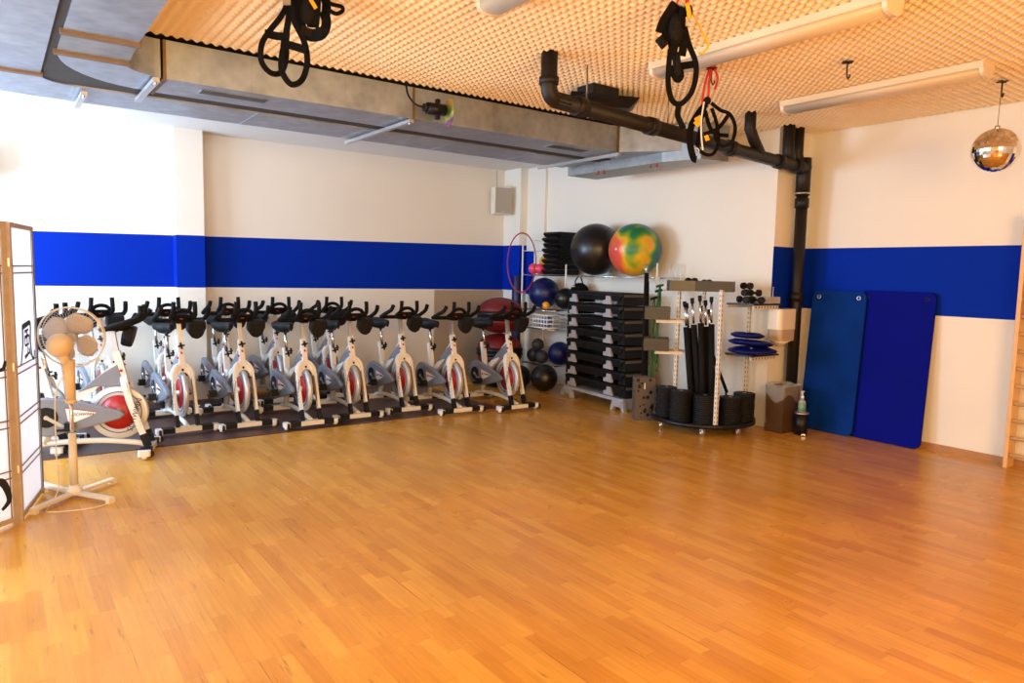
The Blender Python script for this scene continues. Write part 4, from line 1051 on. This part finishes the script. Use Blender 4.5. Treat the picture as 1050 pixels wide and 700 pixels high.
# small dumbbells in the top trays and on the upper shelf
db = thing('dumbbell', 'd', 'dumbbell')
MB().cyl((-.05, 0, .035), (.05, 0, .035), .014, n=10).build('handle', 'rubber', db)
for s in (-1, 1): MB().lathe([(.030, s*.045), (.036, s*.055), (.036, s*.085), (.030, s*.095)], 12, (0, 0, .036), 'x').build('head', 'rubber', db)
index_kids()
dbs = [(-.10, .15, 1.565, 1.2, 'in the left grey top tray of the rack'), (-.05, -.02, 1.55, .3, 'in the grey top tray near the rack centre'),
       (.16, -.50+.12, 1.382, .5, 'on the upper right rack shelf nearest the tray'), (.24, -.45, 1.382, 1.3, 'second in the heap on the upper right rack shelf'), (.30, -.27, 1.382, 2.6, 'on the upper right rack shelf behind the others'),
       (.17, -.38, 1.455, .2, 'on top of the heap on the upper right rack shelf'), (.25, -.38, 1.455, 1.9, 'crowning the right side of the dumbbell heap'), (.18, -.36, 1.527, 1.1, 'highest of the dumbbell heap beside the grey tray')]
fst = True
for dx, dy, z, a, nm in dbs:
    lab = 'small black dumbbell '+nm
    if fst: db.location = (RX+dx, RY+dy, z); db.rotation_euler = (0, 0, a); db['label'] = lab; db['group'] = 'dumbbells on the round rack'; fst = False
    else: dup(db, (RX+dx, RY+dy, z), a, lab, 'dumbbells on the round rack')
t = thing('storage_tray', 'clear plastic tray of small parts on the upper right rack shelf', 'tray', (RX+.44, RY-.42, 1.381))
mb = MB(); mb.box(-.13, .13, -.09, .09, 0, .004).box(-.13, .13, -.09, -.086, 0, .07).box(-.13, .13, .086, .09, 0, .07).box(-.13, -.126, -.09, .09, 0, .07).box(.126, .13, -.09, .09, 0, .07); mb.build('tray_body', 'clear', t)
mb = MB()
for i in range(14): mb.sphere((random.uniform(-.10, .10), random.uniform(-.06, .06), .022+random.uniform(0, .03)), .018, 8, 6)
o = mb.build('small_parts', 'rubber', t); o['kind'] = 'stuff'
for k, (x, a) in enumerate(((.10, .12), (.12, -.10))):
    o = MB().tube([(0, 0, 0), (math.sin(a)*.17, 0, .17)], .005, 6).build('thin_rod', 'steel', loc=(RX+.44+x, RY-.43, 1.386))
    tag(o, ['thin metal rod leaning right in the clear tray', 'thin metal rod leaning left in the clear tray'][k], 'rod', 'rods in the clear tray')
# blue balance cushions on the lower right shelf
def lens(x, y, z, r, h, label, tilt=(0, 0), m='bluecush'):
    t = thing('balance_cushion', label, 'cushion', (x, y, z), 0, 'blue cushions on the round rack'); t.rotation_euler = (tilt[0], tilt[1], 0)
    MB().lathe([(.0001, 0), (r*.7, .006), (r*.95, h*.35), (r, h*.5), (r*.95, h*.68), (r*.7, h*.95), (.0001, h)], 32).build('cushion_body', m, t)
    MB().lathe([(.012, h-.001), (.012, h+.003)], 10, (-r*.5, -r*.3, 0)).build('valve_cap', 'white', t)
lens(RX+.25, RY-.42, .841, .255, .075, 'dark blue balance cushion, lowest on the lower rack shelf')
lens(RX+.21, RY-.42, .925, .235, .075, 'dark blue balance cushion, middle one of the pile on the rack', (0, .10))
lens(RX+.15, RY-.42, 1.01, .175, .070, 'smaller dark blue balance cushion on top of the pile', (0, .06))
# green resistance bands hanging on the left of the rack
for k, (dx, dy, zt, zb) in enumerate(((-.30, .42, 1.56, .62), (-.34, .46, 1.42, .55), (-.26, .47, 1.50, .70))):
    t = thing('resistance_band', ['bright green tube band hanging highest on the rack left side', 'green tube band hanging lowest on the rack left side', 'green tube band hanging closest to the grey trays'][k], 'resistance band', (RX+dx, RY+dy, zb), 0, 'green resistance bands')
    L = zt-zb
    MB().tube(catm([(-.02, 0, L*.75), (.0, 0, L), (.02, 0, L*.8), (-.01, 0, L*.4), (-.02, 0, .02), (.015, 0, .0), (.0, 0, L*.4), (-.03, 0, L*.75)]), .0075, 7).build('tube', 'green', t)
    MB().tube([(-.05, 0, L*.97), (.05, 0, L*.99)], .014, 8).build('handle', 'green' if k == 0 else 'foamgrip', t)
# dotted box beside the rack
t = thing('dotted_box', 'grey brown paper gift box with dark dots standing between the steps and the rack', 'box', (6.00, 5.62, 0), -.55)
MB().rbox((0, 0, .25), (.22, .16, .50)).build('box_body', 'box', t)
mb = MB()
for i in range(26):
    r = random.choice((.008, .012, .017, .021)); x = random.uniform(-.09, .09); z = random.uniform(.03, .47)
    mb.lathe([(r, -.0815), (r, -.0795)], 12, (x, 0, z), 'y')
for i in range(14):
    r = random.choice((.008, .012, .017)); y = random.uniform(-.06, .06); z = random.uniform(.03, .47)
    mb.lathe([(r, -.1115), (r, -.1095)], 12, (0, y, z), 'x')
mb.build('dots', 'black', t)
MB().rbox((-.01, -.083, .40), (.012, .004, .07)).build('tag', 'white', t)
# dark leaning poles behind the box
for k, (x, y, dx) in enumerate(((6.16, 5.78, .03), (6.24, 5.80, .0))):
    t = thing('exercise_pole', ['tall black exercise pole with chrome tip between steps and rack', 'tall black exercise pole right behind its chrome tipped twin'][k], 'pole', (x, y, 0), 0, 'tall poles beside the steps')
    MB().tube([(0, 0, .0), (dx, .05, 1.68-.1*k)], .021, 10).build('shaft', 'foamgrip', t)
    MB().tube([(dx, .05, 1.67-.1*k), (dx+.004, .055, 1.78-.1*k)], .015, 10).build('tip', 'steel' if k == 0 else 'rubber', t)

# ------------------------------------------------------------------ aerobic steps
def steps():
    SX, SY, SR = 6.38, 6.66, math.radians(-6)
    def step(k, z, label, s):
        t = thing('aerobic_step', label, 'aerobic step', (SX+.006*k, SY+.012*k, z), SR, 'aerobic steps in the stack')
        L, Wd, h = 1.26*s, .42, .150
        b = MB()
        # deck
        b.rbox((0, 0, h-.02), (Wd, L, .04), bev=.04)
        # tapered skirt
        b.add([(-Wd/2+.02, -L/2+.05, .05), (Wd/2-.02, -L/2+.05, .05), (Wd/2-.02, L/2-.05, .05), (-Wd/2+.02, L/2-.05, .05),
               (-Wd/2+.005, -L/2+.01, h-.03), (Wd/2-.005, -L/2+.01, h-.03), (Wd/2-.005, L/2-.01, h-.03), (-Wd/2+.005, L/2-.01, h-.03)],
              [(3, 2, 1, 0), (4, 5, 6, 7), (0, 1, 5, 4), (1, 2, 6, 5), (2, 3, 7, 6), (3, 0, 4, 7)])
        # end skirts with stepped ends
        for sg in (-1, 1):
            y = sg*L/2
            b.prism([(y-sg*.0, h-.03), (y-sg*.10, h-.03), (y-sg*.12, .0), (y+sg*.015, .0)], -Wd/2+.03, Wd/2-.03, 'x')
        b.build('deck', 'stepblack', t, bev=.004)
        for yy in (-L*.27, L*.36):
            for sg in (-1,):
                x = sg*(Wd/2-.005)
                f = MB().prism([(yy-.085, .008), (yy+.085, .008), (yy+.085, .055), (yy+.03, .062), (yy+.025, .112), (yy-.055, .112), (yy-.065, .06)], x-.012, x+.02, 'x')
                f.build('foot', 'stepgrey', t, bev=.003)
        MB().rbox((0, -L/2-.004, .118), (Wd-.10, .012, .03)).build('end_ledge', 'steptan', t)
    base = thing('aerobic_step', 'pale grey step with splayed feet at the very bottom of the stack', 'aerobic step', (SX, SY, 0), SR, 'aerobic steps in the stack')
    MB().rbox((0, 0, .135), (.46, 1.28, .04), bev=.04).build('deck', 'steppale', base, bev=.004)
    for y in (-.55, .55):
        MB().prism([(y-.14, 0), (y-.09, 0), (y-.06, .05), (y+.06, .05), (y+.09, 0), (y+.14, 0), (y+.10, .12), (y-.10, .12)], -.23, -.18, 'x').build('foot', 'steppale', base, bev=.003)
        MB().prism([(y-.14, 0), (y-.09, 0), (y-.06, .05), (y+.06, .05), (y+.09, 0), (y+.14, 0), (y+.10, .12), (y-.10, .12)], .18, .23, 'x').build('foot', 'steppale', base, bev=.003)
        s = -1 if y < 0 else 1
        MB().box(-.23, .23, min(y+s*.07, y+s*.09), max(y+s*.07, y+s*.09), .02, .12).build('end_panel', 'stepgrey', base)
    n = 8
    for k in range(n):
        step(k, .157+k*.160, 'black aerobic step with pale grey feet, %s' % ('topmost in the stack' if k == n-1 else ['resting on the pale grey base step', 'second black one up in the stack', 'third black one up in the stack', 'fourth black one up in the stack', 'fifth black one up in the stack', 'sixth black one up in the stack', 'just below the topmost'][k]), 1-.012*k)
steps()

# ------------------------------------------------------------------ wire shelf along the side wall
SHZ = 1.635
def shelf():
    t = thing('wire_shelf', 'chrome wire shelving unit along the side wall above the aerobic steps', 'shelf', (6.60, 7.1, 0))
    y0, y1 = -1.25, 1.42; x0, x1 = -.20, .22
    for zi in (SHZ, 1.13, .86, .33):
        if zi == SHZ: ya = y0
        else: ya = .72
        b = MB().tube([(x0, ya, zi-.012), (x0, y1, zi-.012)], .008, 6).tube([(x1, ya, zi-.012), (x1, y1, zi-.012)], .008, 6)
        b.tube([(x0, ya, zi-.012), (x1, ya, zi-.012)], .008, 6).tube([(x0, y1, zi-.012), (x1, y1, zi-.012)], .008, 6)
        y = ya
        while y < y1: b.tube([(x0, y, zi-.006), (x1, y, zi-.006)], .0028, 4, caps=False); y += .045
        b.build('wire_deck', 'chrome', t)
    for x in (x0, x1):
        for y, zt, zb in ((y0, 1.80, 1.46), (.42, 1.78, 1.46), (y1, 2.18, 0)):
            MB().tube([(x, y, zb), (x, y, zt)], .012, 8).build('post', 'white', t)
    for y in (y0, .42): MB().tube([(x0, y, 1.48), (.28, y, 1.48)], .010, 6).build('wall_bracket', 'white', t)
    g = MB()
    for z in (2.14, 1.98): g.tube([(x1, y1, z), (x0, y1, z)], .005, 5).tube([(x1, y1, z), (x1, .9, z)], .005, 5)
    for y in (y1-.15, y1-.3, y1-.45): g.tube([(x1, y, SHZ), (x1, y, 2.14)], .004, 5)
    for y in (y0+.0, y0+.06, y0+.12, y0+.18, -.1, -.05, 0, .05): g.tube([(x1, y, SHZ-.02), (x1, y, 1.80 if y < -1 else 1.70)], .005, 5)
    g.build('side_rail', 'white', t)
shelf()
t = thing('gym_ball', 'large glossy black gym ball on the top wire shelf', 'gym ball', (6.51, 7.05, SHZ+.345))
MB().sphere((0, 0, 0), .342, 48, 28).build('ball_skin', 'ballblack', t)
MB().lathe([(.014, .0), (.014, .004)], 12, (-.344, 0, 0), 'x').build('valve', 'rubber', t)
tie = ramp_mat('tie_dye_vinyl', [(.10, (.60, .07, .06)), (.26, (.72, .12, .04)), (.35, (.75, .28, .02)), (.44, (.66, .42, .02)), (.50, (.25, .34, .02)), (.57, (.02, .20, .05)), (.70, (.01, .13, .16)), (.88, (.02, .05, .20))], 3.4, .35, off=(3.1, 1.7, .4), grad=(.75, -.58, .32))
t = thing('gym_ball', 'large tie-dye rainbow coloured gym ball on the top wire shelf', 'gym ball', (6.525, 6.35, SHZ+.331))
MB().sphere((0, 0, 0), .328, 48, 28).build('ball_skin', tie, t)
MB().lathe([(.014, .0), (.014, .004)], 12, (-.33, 0, 0), 'x').build('valve', 'white', t)
# black foam wedge blocks stacked on shelf
zz = SHZ
for k in range(8):
    h = .072
    t = thing('foam_wedge', 'black foam wedge block on the top shelf, %s' % ('topmost' if k == 7 else ORD[k]+' of its stack'), 'foam block', (6.58, 7.84, zz+.002), 0, 'black foam wedges on the top shelf')
    o = .012*((k % 2)*2-1)
    MB().prism([(-.16+o, 0), (.19, 0), (.19, h-.002), (-.20+o, h-.002), (-.225+o, h*.6)], -.17, .17, 'y').build('block', 'stepblack', t, bev=.004)
    MB().prism([(-.165, .005), (.165, .005), (.20, h-.006), (.18, h*.4)], -.18, .19, 'x').build('ribbed_side', 'stepblack', t)
    zz += h+.003
for k, (x, y, r, m, lab) in enumerate(((6.46, 8.32, .080, 'pink', 'small pink ball, left one on the top shelf'), (6.43, 8.13, .078, 'pink', 'small pink ball, right one beside the foam wedges'), (6.60, 8.24, .085, 'yellowvinyl', 'small orange yellow ball resting up behind the pink pair'))):
    z = SHZ+r+.002 + (.10 if k == 2 else 0)
    t = thing('small_ball', lab, 'ball', (x, y, z), 0, 'small balls on the top shelf')
    MB().sphere((0, 0, 0), r, 24, 14).build('ball_skin', m, t)
    MB().lathe([(.006, 0), (.006, .003)], 8, (-r, 0, 0), 'x').build('valve', 'white', t)
o = MB().rbox((0, 0, 0), (.14, .16, .10)).build('cardboard_box', 'box', loc=(6.62, 8.26, SHZ+.052)); tag(o, 'small box carrying the orange yellow ball on the top shelf', 'box')
# red hoop
t = MB().torus((0, 0, 0), .435, .011, 64, 8, Matrix.Rotation(PI/2, 3, 'Y') ).build('hula_hoop', 'hoop', loc=(6.335, 8.46, 1.80)); t.rotation_euler = (0, 0, .25)
t.scale = (1, .62, 1); tag(t, 'thin red hula hoop hanging on the left end of the wire shelf', 'hoop')
# blue roll standing, blue ball, dark balls under top shelf
t = thing('foam_roller', 'tall blue foam roll standing at the left end of the shelving', 'foam roll', (6.56, 8.86, 0))
MB().lathe([(.075, 0), (.08, .01), (.08, 1.60), (.075, 1.61)], 24).build('roll', 'bluevinyl', t)
MB().lathe([(.03, 1.605), (.03, 1.613)], 16).build('core', 'black', t)
def ball(x, y, z, r, m, lab, grp='balls on the lower shelves', name='exercise_ball'):
    t = thing(name, lab, 'ball', (x, y, z), 0, grp)
    MB().sphere((0, 0, 0), r, 32, 18).build('ball_skin', m, t)
    MB().lathe([(.010, 0), (.010, .003)], 10, (-r-.001, 0, 0), 'x').build('valve', 'rubber', t)
ball(6.58, 8.22, 1.363, .225, 'bluevinyl', 'deep blue ball right under the top shelf boards')
ball(6.66, 7.82, 1.293, .155, 'ballblack', 'black ball on the middle shelf beside the steps')
ball(6.43, 7.98, 1.193, .055, 'yellowvinyl', 'tiny yellow ball on the middle shelf above the basket')
t = thing('black_bag', 'black soft bag slumped under the top shelf beside the ball', 'bag', (6.66, 7.52, 1.34))
MB().sphere((0, 0, .06), .13, 20, 12, (1, 1.1, 1.0)).build('bag_body', 'fabric_black', t)
MB().tube(catm([(-.07, 0, .15), (-.08, 0, .22), (0, 0, .285), (.06, 0, .17)]), .010, 6).build('handle', 'fabric_black', t)
# white basket with blue things
def basket():
    t = thing('wire_basket', 'white plastic basket on the middle shelf', 'basket', (6.52, 8.12, .872))
    g = MB(); X0, X1, Y0, Y1 = -.16, .2, -.26, .26
    for z in (0, .06, .12, .18): g.tube([(X0, Y0, z), (X1, Y0, z), (X1, Y1, z), (X0, Y1, z)], .012, 4, closed=True)
    for i in range(9):
        y = Y0+(Y1-Y0)*i/8; g.tube([(X0, y, 0), (X0, y, .18)], .009, 4)
    for x in (-.05, .08):
        for y in (Y0, Y1): g.tube([(x, y, 0), (x, y, .18)], .008, 4)
    g.build('basket_mesh', 'white', t)
    MB().box(X0, X1, Y0, Y1, -.006, .004).build('basket_floor', 'white', t)
basket()
for k, (y, z, r) in enumerate(((7.97, .935, .070), (8.12, .925, .055))):
    t = thing('spiky_ball', ['bright blue knobbly massage ball in the basket corner', 'smaller bright blue knobbly massage ball further left in the basket'][k], 'massage ball', (6.47, y, z+.022), 0, 'massage balls in the basket')
    MB().sphere((0, 0, 0), r, 18, 10).build('ball_skin', 'bluepl', t)
    s = MB()
    for i in range(40):
        zz2 = 1-2*(i+.5)/40; a = i*2.4; q = Vector((math.sqrt(1-zz2*zz2)*math.cos(a), math.sqrt(1-zz2*zz2)*math.sin(a), zz2)); s.cyl(q*r*.97, q*r*1.12, .008, .003, 5)
    s.build('spikes', 'bluepl', t)
# grey medicine balls and dark bench below
for k, (x, y, z, r) in enumerate(((6.48, 8.30, .440, .105), (6.38, 8.30, .345+.0, .0), (6.46, 8.09, .435, .10))):
    if r: ball(x, y, z, r, 'greyball', ['grey rubber medicine ball, left one on the low shelf', '', 'grey rubber medicine ball, right one on the low shelf'][k], 'medicine balls on the low shelf', 'medicine_ball')
ball(6.47, 8.195, .607, .09, 'greyball', 'grey rubber medicine ball lying on top of the other two', 'medicine balls on the low shelf', 'medicine_ball')
for k, (x, y, z, r, m, lab) in enumerate(((6.22, 7.72, .19, .19, 'ballblack', 'dark medicine ball on the floor beside the aerobic steps'), (6.05, 8.08, .17, .17, 'ballblack', 'dark medicine ball on the floor, left one near the end bike'), (6.56, 7.80, .507, .17, 'bluevinyl', 'dark blue ball on the low shelf touching the steps'))):
    ball(x, y, z+.001, r, m, lab, 'balls by the floor', 'medicine_ball')
# red half balls leaning by the corner
def bosu(x, y, z, r, lab, tilt):
    t = thing('balance_dome', lab, 'balance trainer', (x, y, z), 0, 'red balance domes in the corner'); t.rotation_euler = tilt
    pr = [(r*1.03, 0), (r*1.03, .05), (r, .052)]+[(r*math.cos(a), .05+.62*r*math.sin(a)) for a in [PI/2*i/9 for i in range(1, 9)]]+[(.0001, .05+.62*r)]
    MB().lathe(pr[2:], 36).build('dome', 'redvinyl', t)
    MB().lathe([(r*.97, -.012), (r*1.04, 0), (r*1.04, .045), (r*.99, .056)], 36).build('platform', 'black', t)
bosu(6.03, 8.55, 1.03, .33, 'dark red balance dome right side up on top of the corner pile', (0, 0, 0))
bosu(6.03, 8.55, 1.015, .33, 'dark red balance dome upside down beneath the top one', (PI, 0, 0))
bosu(6.03, 8.55, .502, .33, 'dark red balance dome, right side up in the middle of the corner pile', (0, 0, 0))
bosu(6.03, 8.55, .488, .33, 'dark red balance dome upside down, lower middle of the corner pile', (PI, 0, 0))
o = MB().rbox((0, 0, .11), (.60, .60, .20)).build('low_plinth', 'stepblack', loc=(6.03, 8.55, .007)); tag(o, 'low black platform under the pile of red balance domes', 'platform')
